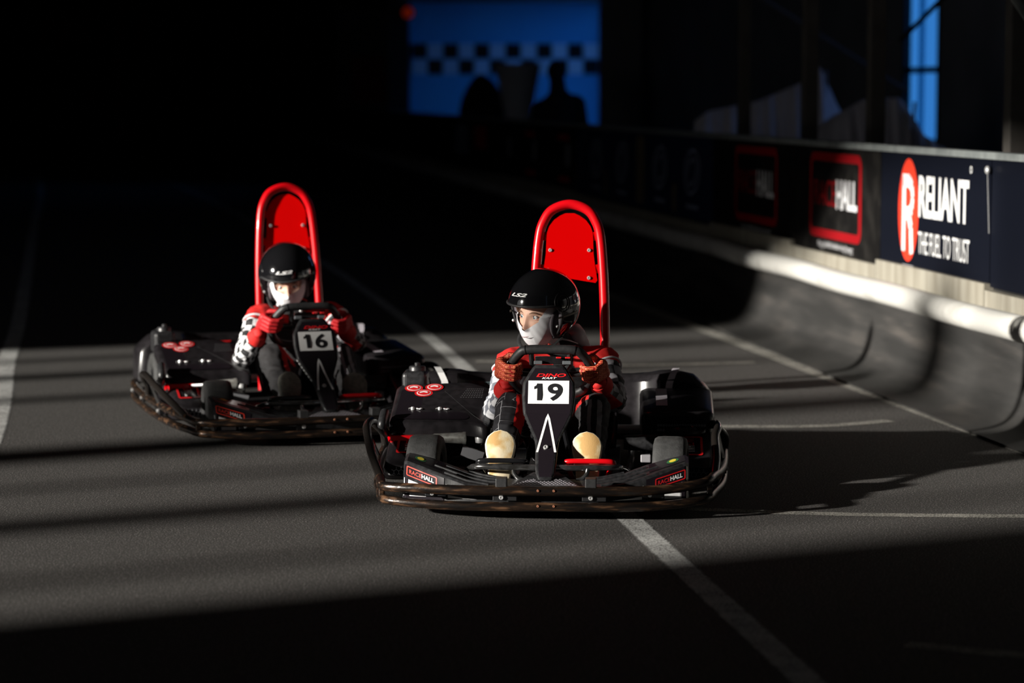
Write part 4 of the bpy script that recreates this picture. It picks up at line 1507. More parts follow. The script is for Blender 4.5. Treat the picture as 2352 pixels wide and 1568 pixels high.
    # three red badges
    for (x, y) in ((-0.555, 1.045), (-0.475, 1.055), (-0.512, 0.998)):
        bb = MB()
        N = 18
        for r_, mi, dz in ((0.036, 0, 0.0045), (0.028, 1, 0.0055), (0.024, 0, 0.0065)):
            bb.add([Vector((x + r_ * math.cos(2 * math.pi * k / N), y + 0.95 * r_ * math.sin(2 * math.pi * k / N), ztop(x, y + 0.95 * r_ * math.sin(2 * math.pi * k / N)) + dz)) for k in range(N)], [list(range(N))], mi)
        bb.add([Vector((x + dx, y + dy, ztop(x, y + dy) + 0.0075)) for dx, dy in ((-0.016, -0.008), (0.0, 0.002), (0.016, -0.006), (0.014, 0.008), (0.0, 0.014), (-0.014, 0.006))], [[0, 1, 2, 3, 4, 5]], 1)
        decal_mesh(bb, 'round_badge', [red_sticker, white_st], cover)
    # two spring clips
    for x in (-0.535, -0.430):
        y0 = 0.845
        z0 = ztop(x, y0) + 0.006
        cl = MB().tube(cr([(x - 0.022, y0, z0), (x - 0.005, y0 + 0.004, z0 + 0.004), (x + 0.012, y0, z0), (x + 0.024, y0 - 0.010, z0), (x + 0.030, y0, z0), (x + 0.022, y0 + 0.010, z0), (x + 0.010, y0 + 0.002, z0 + 0.002)], 4), 0.0022, n=6).build('spring_clip', steel, cover)
        MB().lathe([(0, 0.008), (0.006, 0.007), (0.008, 0.0), (0.008, -0.006)][::-1], c=(x - 0.006, y0, z0), n=10).build('pin', steel, cl)
    # vent print
    bb = MB()
    for k in range(6):
        y = 0.955 + 0.016 * k
        x0, x1 = -0.365 + 0.004 * k, -0.275
        for i in range(9):
            xa = x0 + (x1 - x0) * i / 9
            xb = xa + (x1 - x0) / 9 * 0.62
            bb.add([Vector((xa, y, ztop(xa, y) + 0.0055)), Vector((xb, y, ztop(xb, y) + 0.0055)), Vector((xb, y + 0.005, ztop(xb, y + 0.005) + 0.0055)), Vector((xa, y + 0.005, ztop(xa, y + 0.005) + 0.0055))], [[0, 1, 2, 3]])
    o = decal_mesh(bb, 'vent_print', dim_print, cover)
    o['kind'] = 'stuff'
    # outer guard and bracket, silencer, engine
    MB().tube(cr([(-0.640, 0.78, 0.20), (-0.645, 0.72, 0.225), (-0.645, 0.71, 0.25), (-0.640, 0.76, 0.285)], 4), [0.018] * 13, n=10).build('corner_guard', grey_pl, K)
    MB().box((-0.555, 0.72, 0.185), (0.12, 0.03, 0.034)).build('engine_bracket', red_paint, K, smooth=0, bevel=0.004)
    MB().box((-0.47, 0.715, 0.192), (0.10, 0.025, 0.014)).build('engine_bracket', red_paint, K, smooth=0, bevel=0.003)
    MB().tube([(-0.61, 0.74, 0.19), (-0.60, 0.80, 0.14)], 0.02, n=8).build('engine_bracket', red_paint, K)
    ex = MB().lathe([(0.007, -0.085), (0.009, -0.07), (0.016, -0.055), (0.022, 0.05), (0.024, 0.055), (0.024, 0.065), (0.0, 0.066)], axis='X', c=(-0.385, 0.64, 0.204), n=18).build('silencer', silencer_m, K)
    MB().tube([(-0.45, 0.64, 0.204), (-0.48, 0.66, 0.20), (-0.51, 0.70, 0.195)], 0.007, n=8).build('pipe', steel, ex)
    eng = MB()
    eng.box((-0.40, 0.98, 0.14), (0.24, 0.26, 0.16))
    en = eng.build('engine_block', dark_metal, K, smooth=0, bevel=0.015)
    for k in range(5):
        MB().box((-0.34, 0.86, 0.10 + 0.02 * k), (0.14, 0.06, 0.006)).build('cooling_fin', dark_metal, en, smooth=0)
    MB().lathe([(0.02, 0), (0.024, 0.03), (0.012, 0.05), (0.0, 0.052)], c=(-0.272, 0.76, 0.17), n=12).build('carburettor_cap', steel, en)
    MB().tube(cr([(-0.26, 0.78, 0.18), (-0.28, 0.72, 0.14), (-0.36, 0.70, 0.12), (-0.42, 0.74, 0.10)], 5), 0.006, n=6).build('fuel_hose', rubber, en)
    MB().box((-0.30, 0.70, 0.135), (0.085, 0.02, 0.04), Matrix.Rotation(0.3, 3, 'Y')).build('pale_label', grey_st, en, smooth=0)

    # side pods, one each side, with framed sticker
    for s in (-1, 1):
        xi, xo = (0.42, 0.625)
        def pt(x, y, z):
            return Vector((s * x, y, z))
        secs = []
        for (x, ins) in ((xi, 0.012), (xi + 0.012, 0), (xo - 0.03, 0), (xo - 0.008, 0.012), (xo, 0.03)):
            secs.append([pt(x, 0.565 + ins, 0.055), pt(x, 0.535 + ins, 0.075), pt(x, 0.545 + ins, 0.112 - ins * 0.3), pt(x, 0.60 + ins, 0.140 - ins * 0.6), pt(x, 0.76, 0.205 - ins * 0.8), pt(x, 0.95, 0.21 - ins * 0.8), pt(x, 1.18, 0.17 - ins * 0.5), pt(x, 1.20, 0.055)])
        pod = MB().loft(secs, closed=True, caps=True).build('side_pod', black_pl, K, smooth=40)

        def pf(u, v, s=s):                 # text runs down the slope
            y = 0.745 - 0.13 * u
            z = 0.140 + (y - 0.60) / 0.16 * 0.065 + 0.003
            x = (-0.585 + 0.10 * v) if s < 0 else (0.475 + 0.10 * v)
            return Vector((x, y, z))
        b2 = MB()
        rr_border(b2, pf, 1.3, 1.0, 0.1, 0.09)
        decal_mesh(b2, 'pod_sticker_frame', red_sticker, pod)
        decal_text('pod_lettering', 'RACE', lambda u, v: pf(0.12 + 0.36 * u, 0.32 + 0.36 * v), red_sticker, pod, bold=0.0)
        decal_text('pod_lettering', 'HALL', lambda u, v: pf(0.50 + 0.36 * u, 0.32 + 0.38 * v), white_st, pod, bold=0.03)
        bb = MB()
        hex_lines(bb, lambda x, y: Vector((s * x, 0.5335 - 0.0, y)) if False else Vector((s * x, 0.540 - 0.006 * (1 - abs(y - 0.09) / 0.03), y)), lambda x, y: 0.45 < x < 0.59 and 0.078 < y < 0.110, 0.018, 0.0022, 0.44, 0.60, 0.072, 0.115)
        o = decal_mesh(bb, 'honeycomb_print', grey_st, pod)
        o['kind'] = 'stuff'

    # --- far-side bodywork (viewer's right): tall tank shroud with printed vents and a round cap
    outline = round_poly([(0.345, 0.86), (0.625, 0.86), (0.635, 1.50), (0.335, 1.50)], 0.05)
    def ztr(x, y):
        return 0.278 + 0.02 * min(1, max(0, (y - 0.9) / 0.3)) - 0.5 * max(0, abs(x - 0.485) - 0.10) ** 2 * 4
    b = MB()
    slab_top(b, outline, ztr, 0.22, 0.02)
    shroud = b.build('tank_shroud', black_pl, K, smooth=50)
    bb = MB()
    for r_ in range(2):
        for i in range(18):
            xa = 0.405 + 0.0105 * i
            z = 0.205 + 0.018 * r_
            bb.add([(xa, 0.8565, z), (xa + 0.006, 0.8565, z), (xa + 0.008, 0.8565, z + 0.005), (xa + 0.006, 0.8565, z + 0.010), (xa, 0.8565, z + 0.010), (xa - 0.002, 0.8565, z + 0.005)], [[0, 1, 2, 3, 4, 5]])
    o = decal_mesh(bb, 'vent_print', grey_st, shroud)
    o['kind'] = 'stuff'
    bb = MB()
    for y0, y1 in ((0.98, 1.12), (1.12, 1.26), (1.26, 1.40)):
        bb.add([Vector((0.40, y0, ztr(0.40, y0) + 0.006)), Vector((0.445, y0, ztr(0.445, y0) + 0.006)), Vector((0.445, y1, ztr(0.445, y1) + 0.006)), Vector((0.40, y1, ztr(0.40, y1) + 0.006))], [[0, 1, 2, 3]])
    decal_mesh(bb, 'pale_stripe', lilac_st, shroud)
    capo = MB().lathe([(0.0, 0.006), (0.030, 0.006), (0.036, 0.012), (0.050, 0.004), (0.060, 0.002), (0.068, 0.006), (0.076, 0.004), (0.078, -0.006), (0.070, -0.012), (0.0, -0.012)][::-1], c=(0.51, 0.775, 0.222), n=36).build('round_cap', black_pl, K, smooth=50)
    MB().box((0.51, 0.775, 0.233), (0.05, 0.012, 0.012)).build('cap_grip', black_pl, capo, smooth=0, bevel=0.003)
    MB().lathe([(0.026, -0.07), (0.030, -0.05), (0.032, 0.06), (0.026, 0.065)], axis='X', c=(0.345, 0.80, 0.168), n=18).build('air_filter', grey_pl, K)
    MB().box((0.36, 0.72, 0.12), (0.04, 0.03, 0.03)).build('pale_bracket', mat('pale_metal', (0.35, 0.34, 0.36), 0.5, 0.3), K, smooth=0, bevel=0.004)

    # --- rear bodywork: fuel tank and wrap-round rear bumper with wheel guards
    tank = MB().box((-0.562, 1.20, 0.345), (0.100, 0.14, 0.105)).build('fuel_tank', grey_pl, K, smooth=0, bevel=0.02, seg=4)
    MB().lathe([(0.034, -0.01), (0.034, 0.012), (0.030, 0.018), (0.012, 0.020), (0.012, 0.030), (0.0, 0.034)], c=(-0.555, 1.20, 0.397), n=20).build('filler_cap', grey_pl, tank)
    for x in (-0.555, -0.515):
        MB().tube([(x, 1.24, 0.36), (x, 1.32, 0.32)], 0.006, n=6).build('breather_hose', rubber, tank)
    secs = []
    for x in [-0.63, -0.61, -0.56, -0.48, -0.42, -0.38, -0.30, -0.1, 0.1, 0.30, 0.38, 0.42, 0.48, 0.56, 0.61, 0.63]:
        a = abs(x)
        zt = lerp_tab([(0.0, 0.334), (0.36, 0.336), (0.40, 0.350), (0.46, 0.358), (0.54, 0.350), (0.59, 0.325), (0.63, 0.27)], a)[0]
        y0 = lerp_tab([(0.0, 1.60), (0.36, 1.60), (0.42, 1.52), (0.60, 1.52), (0.63, 1.55)], a)[0]
        y1 = 1.745 - 0.12 * max(0, a - 0.48)
        secs.append([Vector((x, y0, 0.12)), Vector((x, y0, zt - 0.03)), Vector((x, y0 + 0.025, zt - 0.006)), Vector((x, (y0 + y1) / 2, zt)), Vector((x, y1 - 0.03, zt - 0.008)), Vector((x, y1, zt - 0.05)), Vector((x, y1, 0.12))])
    rear = MB().loft(secs, closed=True, caps=True).build('rear_bumper', black_pl, K, smooth=42)
    for s in (-1, 1):
        bb = MB()
        pts = [(0.430, 1.517, 0.20), (0.435, 1.517, 0.25), (0.445, 1.517, 0.31), (0.458, 1.538, 0.345), (0.470, 1.60, 0.360), (0.475, 1.66, 0.357)]
        if s < 0:
            pts = [(0.445, 1.517, 0.22), (0.450, 1.517, 0.27), (0.458, 1.517, 0.315), (0.475, 1.538, 0.346), (0.492, 1.60, 0.360), (0.500, 1.66, 0.357)]
        bb.loft([[Vector((s * x, y - 0.003, z + 0.003)) for x, y, z in pts], [Vector((s * (x + 0.028), y - 0.003, z + 0.003)) for x, y, z in pts]])
        decal_mesh(bb, 'pale_stripe', white_st if s < 0 else lilac_st, rear)
    for (x0, z0) in ((-0.385, 0.284), (-0.385, 0.258)):
        bb = MB()
        rr_border(bb, lambda u, v: Vector((x0 + 0.10 * u, 1.5965, z0 + 0.020 * v)), 1, 0.22, 0.05, 0.03)
        hex_lines(bb, lambda x, y: Vector((x, 1.5965, y)), lambda x, y: x0 + 0.004 < x < x0 + 0.096 and z0 + 0.003 < y < z0 + 0.017, 0.0085, 0.0014, x0, x0 + 0.1, z0, z0 + 0.022)
        o = decal_mesh(bb, 'vent_print', mat('teal_grey_print', (0.10, 0.14, 0.15), 0.5), rear)
        o['kind'] = 'stuff'
    bb = MB()
    bb.add([(-0.245, 1.5965, 0.20), (-0.228, 1.5965, 0.20), (-0.228, 1.5965, 0.292), (-0.17, 1.5965, 0.295), (-0.17, 1.5965, 0.302), (-0.245, 1.5965, 0.300)], [[0, 1, 2, 3, 4, 5]])
    decal_mesh(bb, 'red_stripe', red_sticker, rear)

    # --- seat, roll hoop and headrest plate
    SX = 0.052
    secs = []
    for (z, y, w, d) in ((0.06, 0.78, 0.12, 0.05), (0.065, 0.95, 0.165, 0.09), (0.10, 1.10, 0.185, 0.12), (0.20, 1.20, 0.19, 0.13), (0.34, 1.25, 0.19, 0.12), (0.42, 1.265, 0.165, 0.07), (0.48, 1.275, 0.12, 0.03), (0.495, 1.28, 0.09, 0.015)):
        sec = []
        for k in range(13):
            a = -1 + 2 * k / 12
            side = abs(a) ** 2.5
            if z < 0.08:
                sec.append(Vector((SX + w * a, y, z + d * side)))
            else:
                sec.append(Vector((SX + w * a, y - d * side, z + 0.03 * side * (z < 0.3))))
        secs.append(sec)
    seat = MB().loft(secs).build('seat', black_pl, K, smooth=60)
    sm = seat.modifiers.new('thick', 'SOLIDIFY')
    sm.thickness = 0.012
    sm.offset = 1

    def bar(s):
        return [(SX + s * 0.145, 1.20, 0.10), (SX + s * 0.145, 1.235, 0.40), (SX + s * 0.142, 1.265, 0.62), (SX + s * 0.134, 1.29, 0.80), (SX + s * 0.122, 1.31, 0.93), (SX + s * 0.104, 1.318, 0.99), (SX + s * 0.070, 1.325, 1.035)]
    path = bar(-1) + [(SX, 1.33, 1.057)] + bar(1)[::-1]
    hoop_o = MB().tube(cr(path, 6), 0.0195, n=16).build('roll_hoop', red_paint, K, smooth=60)
    prof = [(0.745, 0.104), (0.755, 0.112), (0.80, 0.104), (0.86, 0.096), (0.91, 0.094), (0.945, 0.092), (0.97, 0.083), (0.995, 0.064), (1.012, 0.040), (1.022, 0.018)]
    poly = [(SX + w, z) for z, w in prof] + [(SX - w, z) for z, w in prof[::-1]] + [(SX - 0.06, 0.752), (SX, 0.762), (SX + 0.06, 0.752)]
    pl = MB().prism(poly, lambda a, c, d: Vector((a, 1.277 + (c - 0.74) * 0.155 + d, c)), -0.003, 0.003)
    plate_m = red_plate if number == '19' else red_plate_sunlit
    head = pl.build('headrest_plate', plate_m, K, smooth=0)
    for s in (-1, 1):
        for z in (0.765, 0.875):
            bolt(head, (SX + s * 0.078, 1.273 + (z - 0.74) * 0.155, z), 0.0075)
        for z in (0.93, 0.80):
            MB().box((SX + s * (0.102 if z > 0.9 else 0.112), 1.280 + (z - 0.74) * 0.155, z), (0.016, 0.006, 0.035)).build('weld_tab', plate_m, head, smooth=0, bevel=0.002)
    return K
# ================================================================== DRIVERS
def nearest_bone(p, bones):
    best = None
    for k, (nm, a, b, ra, rb) in enumerate(bones):
        ab = b - a
        t = max(0.0, min(1.0, (p - a).dot(ab) / ab.length_squared))
        q = a + ab * t
        d = (p - q).length - (ra + (rb - ra) * t)
        if best is None or d < best[0]:
            best = (d, nm, t, a, b, q)
    return best


def head_mesh(hi=True):
    """a child's head, face towards -y, about 0.20 high, centred on the ears"""
    nu, nv = (96, 72)
    vs, fs = [], []

    def g(x, z, cx, cz, sx, sz):
        return math.exp(-((x - cx) / sx) ** 2 - ((z - cz) / sz) ** 2)
    for j in range(nv + 1):
        th = math.pi * j / nv
        for i in range(nu):
            ph = 2 * math.pi * i / nu
            d = Vector((math.sin(th) * math.sin(ph), -math.sin(th) * math.cos(ph), math.cos(th)))
            p = Vector((d.x * 0.070, d.y * 0.086, d.z * 0.098))
            if d.z < 0:                    # jaw narrows to the chin
                k = 1 - 0.30 * (-d.z) ** 1.6
                p.x *= k
                if p.y > 0:
                    p.y *= 1 - 0.25 * (-d.z)
                p.z *= 1.06
            if d.y < -0.1:                 # the face
                f = min(1, (-d.y - 0.1) / 0.35)
                x, z = p.x, p.z
                dy = 0.0
                dy -= 0.019 * g(x, z, 0, -0.032, 0.011, 0.013)          # nose tip
                dy -= 0.010 * g(x, z, 0, -0.012, 0.0075, 0.022)         # bridge
                dy -= 0.006 * g(abs(x), z, 0.012, -0.037, 0.007, 0.007) # nostrils
                dy -= 0.005 * g(abs(x), z, 0.026, 0.022, 0.020, 0.008)  # brow
                dy += 0.011 * g(abs(x), z, 0.029, 0.004, 0.015, 0.009)  # eye sockets
                dy -= 0.005 * g(abs(x), z, 0.038, -0.026, 0.020, 0.018) # cheeks
                dy -= 0.006 * g(x, z, 0, -0.058, 0.020, 0.005)          # upper lip
                dy -= 0.006 * g(x, z, 0, -0.069, 0.017, 0.005)          # lower lip
                dy += 0.004 * g(x, z, 0, -0.0635, 0.022, 0.0025)
                dy -= 0.008 * g(x, z, 0, -0.092, 0.020, 0.014)          # chin
                p.y += dy * f
            vs.append(p)
    for j in range(nv):
        for i in range(nu):
            l = (i + 1) % nu
            fs.append([j * nu + i, j * nu + l, (j + 1) * nu + l, (j + 1) * nu + i])
    return vs, fs


def build_glove(P, t, o, f, name, m, cuff_to, parent, flip=1):
    """fist closed round a rim: P on the rim axis, t along the rim, o outwards, f forwards (finger side)"""
    t, o, f = Vector(t).normalized(), Vector(o).normalized(), Vector(f).normalized()
    P = Vector(P)
    caps = []
    pal = P + o * 0.040 - f * 0.006
    for k, (off, L) in enumerate(((0.033, 0.94), (0.0115, 1.04), (-0.010, 1.0), (-0.030, 0.86))):
        base = P + t * off
        a = base + o * 0.047 + f * 0.012
        b_ = base + o * (0.030 * L) + f * 0.040
        c_ = base - o * 0.004 * L + f * 0.042
        d_ = base - o * 0.031 * L + f * 0.024
        caps += [(a, b_, 0.0115, 0.0108), (b_, c_, 0.0108, 0.0100), (c_, d_, 0.0100, 0.0088)]
        caps.append((pal + t * off * 0.85, a, 0.013, 0.0118))
    caps += [(pal + t * 0.022, pal - t * 0.022, 0.021, 0.019), (pal + o * 0.006 + t * 0.02, pal + o * 0.008 - t * 0.02, 0.020, 0.018)]
    # thumb leaves the side of the palm and closes from behind
    th0 = pal - o * 0.006 - f * 0.012 + t * 0.018
    th1 = P + o * 0.010 - f * 0.030 + t * 0.040
    th2 = P - o * 0.018 - f * 0.020 + t * 0.047
    caps += [(th0, th1, 0.014, 0.012), (th1, th2, 0.012, 0.0095)]
    wr = pal + (Vector(cuff_to) - pal).normalized() * 0.040
    caps += [(pal, wr, 0.024, 0.025)]
    me = remeshed(caps, [], 0.0035, 3)
    me.materials.append(m)
    return link(name, me, parent, 70)


def build_driver(cfg, loc, yaw):
    O = Vector((0.05, 1.02, 0.09))
    c, s_ = math.cos(yaw), math.sin(yaw)
    root = thing('person', cfg['label'], 'person', (loc[0] + O.x * c - O.y * s_, loc[1] + O.x * s_ + O.y * c, O.z), yaw, 'kart drivers')
    J = {k: Vector(v) - O for k, v in cfg['joints'].items()}
    bones = []

    def bone(nm, a, b, ra, rb):
        bones.append((nm, J[a] if isinstance(a, str) else a, J[b] if isinstance(b, str) else b, ra, rb))
    bone('pelvis', 'hipL', 'hipR', 0.095, 0.095)
    bone('torso', 'pelvis', 'chest', 0.105, 0.110)
    bone('torso', 'chest', 'neck', 0.105, 0.062)
    bone('yokeL', 'chest_top', 'shL', 0.060, 0.056)
    bone('yokeR', 'chest_top', 'shR', 0.060, 0.056)
    bone('neck', 'neck', 'head', 0.050, 0.046)
    for S in 'LR':
        bone('upper' + S, 'sh' + S, 'el' + S, 0.056, 0.047)
        bone('fore' + S, 'el' + S, 'wr' + S, 0.047, 0.031)
        bone('thigh' + S, 'hip' + S, 'kn' + S, 0.085, 0.062)
        bone('shin' + S, 'kn' + S, 'an' + S, 0.060, 0.043)
    me = remeshed([(a, b, ra, rb) for _, a, b, ra, rb in bones], [(J['chest'], (0.145, 0.100, 0.110))], 0.0055, 9)
    mats = [black_fab, red_fab, cfg['sleeveL'], white_fab, stitch_fab, cfg['sleeveR'], grey_fab]
    for m in mats:
        me.materials.append(m)
    # wrinkles
    nrm = [v.normal.copy() for v in me.vertices]
    fld = {n_: me.attributes.new(n_, 'FLOAT', 'POINT') for n_ in ('redf', 'greyf', 'pipef')}
    for v in me.vertices:
        d = nearest_bone(v.co, bones)
        nm, t, S = d[1], d[2], d[1][-1]
        L = (d[4] - d[3]).length
        off = v.co - d[5]
        rf, gf, pf_ = -0.05, -0.05, -0.05
        if nm.startswith('yoke'):
            rf = min((t - 0.30) * L, off.z + 0.02)
            pf_ = 0.004 - abs((t - 0.30) * L + 0.004) if off.z > -0.02 else -0.05
        elif nm.startswith('upper'):
            rf = (0.24 - t) * L
        elif nm.startswith('fore'):
            rf = (t - 0.80) * L
            if S == 'R':
                rf = max(rf, min(-off.z - 0.018, (t - 0.12) * L))
        elif nm.startswith('thigh'):
            rf = min((t - 0.5) * L, (off.x if S == 'L' else -off.x) - 0.020, off.z - 0.005)
        elif nm.startswith('shin'):
            if S == 'L':
                rf = min(off.x - 0.026, (0.45 - t) * L)
            else:
                gf = max(0.009 - abs(off.x - 0.021), min(0.007 - abs(off.x + 0.015), (0.6 - t) * L))
        fld['redf'].data[v.index].value = rf
        fld['greyf'].data[v.index].value = gf
        fld['pipef'].data[v.index].value = pf_
        amp = 0.006 if d[1][:4] in ('uppe', 'fore') else 0.005
        n1 = noise.noise(v.co * 22 + Vector((cfg['seed'], 0, 0)))
        n2 = noise.noise(Vector((v.co.x * 14, v.co.y * 14, v.co.z * 46)) + Vector((0, cfg['seed'], 0)))
        v.co += nrm[v.index] * (amp * n1 + amp * 0.9 * (1 - abs(n2) * 2))
    uv = me.uv_layers.new(name='UVMap')
    idx = [0] * len(me.polygons)
    frames = {}
    for nm, a, b, ra, rb in bones:
        ax = (b - a).normalized()
        ref = Vector((0, 0, 1)) if abs(ax.z) < 0.85 else Vector((0, -1, 0))
        u = (ref - ax * ref.dot(ax)).normalized()
        frames.setdefault(nm, (a, ax, u, ax.cross(u), (ra + rb) / 2, (b - a).length))
    for p in me.polygons:
        d, nm, t, a, b, q = nearest_bone(p.center, bones)
        off = p.center - q
        k = 0
        S = nm[-1]
        if nm.startswith('upper') or nm.startswith('fore'):
            k = 2 if S == 'L' else 5
        elif nm.startswith('thigh'):
            k = 4 if t > 0.80 and S == 'L' and cfg['quilt'] else 0
        elif nm.startswith('shin'):
            k = 4 if S == 'L' and cfg['quilt'] else 0
        idx[p.index] = k
        A, ax, u, w, rad, L = frames[nm]
        c0 = (p.center - A)
        ang0 = math.atan2(c0.dot(w), c0.dot(u))
        for li in p.loop_indices:
            co = me.vertices[me.loops[li].vertex_index].co - A
            ang = math.atan2(co.dot(w), co.dot(u))
            if ang - ang0 > math.pi:
                ang -= 2 * math.pi
            elif ang - ang0 < -math.pi:
                ang += 2 * math.pi
            uv.data[li].uv = (co.dot(ax) + 0.5, ang * rad + 0.5)
    me.polygons.foreach_set('material_index', idx)
    body = link('body', me, root, 0)
    me.polygons.foreach_set('use_smooth', [True] * len(me.polygons))

    # shoulder welts: white piping standing off the yoke
    for S in 'LR':
        a, b_ = J['sh' + S], J['el' + S]
        ax = (b_ - a).normalized()
        ref = Vector((0, 0, 1))
        u = (ref - ax * ref.dot(ax)).normalized()
        w = ax.cross(u)
        cpt = a + ax * 0.045
        ring = [cpt + (u * math.cos(q) + w * math.sin(q)) * 0.0605 + ax * 0.006 * math.sin(q * 2) for q in (2 * math.pi * k / 28 for k in range(28))]
        MB().tube(ring, 0.0042, n=6, closed=True).build('shoulder_piping', white_fab, root)
        # cuff
        a, b_ = J['el' + S], J['wr' + S]
        ax = (b_ - a).normalized()
        rings = [a + (b_ - a) * t for t in (0.76, 0.80, 0.88, 0.95, 1.02)]
        MB().tube(rings, [0.043, 0.0445, 0.042, 0.039, 0.036], n=18).build('cuff', red_fab, root, smooth=70)

    # collar
    nk = J['neck']
    ring = []
    for k in range(28):
        q = 2 * math.pi * k / 28
        ring.append(nk + Vector((0.066 * math.sin(q), -0.064 * math.cos(q) - 0.006, 0.012 + 0.012 * math.cos(2 * q))))
    col = MB().tube(ring, 0.017, n=10, closed=True).build('collar', black_fab, root, smooth=70)
    MB().tube([p + Vector((0, -0.008, 0.018)) for p in ring], 0.0035, n=6, closed=True).build('collar_piping', white_fab if cfg['seed'] < 3 else red_fab, col)

    # gloves
    for S in 'LR':
        g = cfg['grip' + S]
        build_glove(Vector(g[0]) - O, g[1], g[2], g[3], 'glove', cfg['glove'], J['el' + S], root)

    # shoes: sole tipped up against the pedal
    for S in 'LR':
        h, toe, tw = cfg['shoe' + S]
        heel, toe = Vector(h) - O, Vector(toe) - O
        ax = (toe - heel)
        L = ax.length
        ax.normalize()
        side = Vector((1, 0, 0))
        side = (Matrix.Rotation(tw, 3, 'Z') @ side)
        side = (side - ax * side.dot(ax)).normalized()
        up = side.cross(ax)                # away from the ground side of the shoe
        if up.y < 0:
            up = -up

        def outline(k, n=36):
            out = []
            for i in range(n):
                a = 2 * math.pi * i / n
                l = 0.5 - 0.5 * math.cos(a)
                wv = lerp_tab([(0, 0.0), (0.03, 0.020), (0.10, 0.034), (0.25, 0.037), (0.45, 0.038), (0.62, 0.047), (0.78, 0.050), (0.90, 0.040), (0.97, 0.022), (1.0, 0.0)], l)[0] * k * 1.13
                out.append((l * L, (1 if math.sin(a) >= 0 else -1) * wv))
            return out
        n = 36

        def lev(k, d):
            return [heel + ax * (L / 2 + (l - L / 2) * (1 - (1 - k) * 0.35)) + side * w_ + up * d for l, w_ in outline(k)]
        b = MB()
        secs = [lev(0.90, -0.004), lev(0.99, 0.0), lev(1.0, 0.004), lev(1.0, 0.020), lev(0.96, 0.024)]
        b.loft(secs, closed=True)
        b.add(secs[0], [list(range(n))], 1)
        b.add(secs[-1], [list(range(n))[::-1]], 0)
        upm = [(heel + ax * 0.045 + up * 0.040, heel + ax * (L * 0.55) + up * 0.045, 0.034, 0.036), (heel + ax * (L * 0.55) + up * 0.042, heel + ax * (L * 0.84) + up * 0.032, 0.037, 0.030), (heel + ax * 0.045 + up * 0.04, J['an' + S] + (J['kn' + S] - J['an' + S]).normalized() * 0.03, 0.035, 0.040)]
        um = remeshed(upm, [], 0.006, 4)
        um.materials.append(cfg['shoe_up'])
        shoe = link('shoe', um, root, 70)
        b.build('sole', [cfg['sole_edge'], cfg['sole']], shoe, smooth=50)

    # ---------------------------------------------------------------- head, balaclava, helmet
    hc = J['head_c']
    M = Matrix.Translation(hc) @ Matrix.Rotation(cfg['head_yaw'], 4, 'Z') @ Matrix.Rotation(cfg['head_roll'], 4, 'Y') @ Matrix.Rotation(cfg['head_pitch'], 4, 'X')

    def T(p):
        return M @ Vector(p)
    Mt = M                                   # helmet frame
    M = Mt @ Matrix.Translation((0, -0.004, -0.012)) @ Matrix.Scale(1.10, 4)
    vs, fs = head_mesh()
    MB().add([T(p) for p in vs], fs).build('head', skin, root, smooth=180)
    for s in (-1, 1):
        e = MB().ell((0, 0, 0), (0.0112, 0.0112, 0.0112), 20, 14)
        ey = e.build('eye', eye_m, root, smooth=180)
        ey.matrix_local = M @ Matrix.Translation((s * 0.0285, -0.0650, 0.0035)) @ Matrix.Rotation(R(-10), 4, 'Z')
        lid = [T((s * (0.0285 + 0.0150 * math.cos(q)), -0.0752 + 0.0035 * abs(math.cos(q)) + 0.003 * (s * math.cos(q) * s > 0), 0.0035 + (0.0062 if True else 0) * math.sin(q))) for q in (math.pi * k / 10 for k in range(11))]
        MB().tube(lid, [0.0012 + 0.0010 * math.sin(math.pi * k / 10) for k in range(11)], n=6).build('upper_lash', mat('lash', (0.05, 0.03, 0.025), 0.7), root)
        lidl = [T((s * (0.0285 + 0.0145 * math.cos(q)), -0.0745 + 0.0035 * abs(math.cos(q)), 0.0030 - 0.0062 * math.sin(q))) for q in (math.pi * k / 10 for k in range(11))]
        MB().tube(lidl, 0.0014, n=6).build('lower_lid', mat('eyelid_skin', (0.60, 0.27, 0.19), 0.6), root)
        bw = [T((s * x, y, z)) for x, y, z in ((0.013, -0.0835, 0.0180), (0.024, -0.0825, 0.0225), (0.034, -0.0780, 0.0225), (0.043, -0.0715, 0.0180))]
        MB().tube(cr(bw, 4), [0.0022 + 0.0012 * math.sin(math.pi * k / 12) for k in range(13)], n=6).build('eyebrow', brow_m, root)
    # fringe of hair under the helmet edge
    for k, (x0, x1) in enumerate(((-0.058, -0.052), (-0.052, -0.049), (-0.046, -0.044))):
        y0 = -0.052 - 0.006 * k
        MB().tube(cr([T((x0 + 0.004, y0 - 0.008, 0.060)), T((x0, y0 - 0.016, 0.040)), T((x1, y0 - 0.014, 0.018 + 0.006 * k)), T((x1 + 0.003, y0 - 0.012, 0.006 + 0.010 * k))], 4), [0.0042] * 8 + [0.0034, 0.0026, 0.0018, 0.0012, 0.0008], n=6).build('hair_lock', hair, root)

    # balaclava: the head's skin pushed out, cut to a V below the eyes
    bm = bmesh.new()
    bv = []
    for p in vs:
        q = Vector(p)
        n_ = Vector((q.x / 0.07, q.y / 0.086, q.z / 0.098)).normalized()
        # smooth out the face under the cloth
        if q.y < 0:
            lim = -0.089 * math.sqrt(max(0, 1 - (q.x / 0.078) ** 2 - (q.z / 0.125) ** 2)) - 0.002
            soft = min(q.y, lim * 0.985)
            if q.z > -0.02:
                soft = min(q.y - 0.001, soft)
            q.y = soft if q.z < 0.01 else q.y
        wr = 0.0016 * noise.noise(Vector((q.x * 70 + q.z * 25 + 5, q.z * 18, cfg['seed']))) if abs(q.x) > 0.02 else 0.0006 * noise.noise(q * 60)
        q = q + n_ * (0.0045 + wr)
        bv.append(bm.verts.new(q))
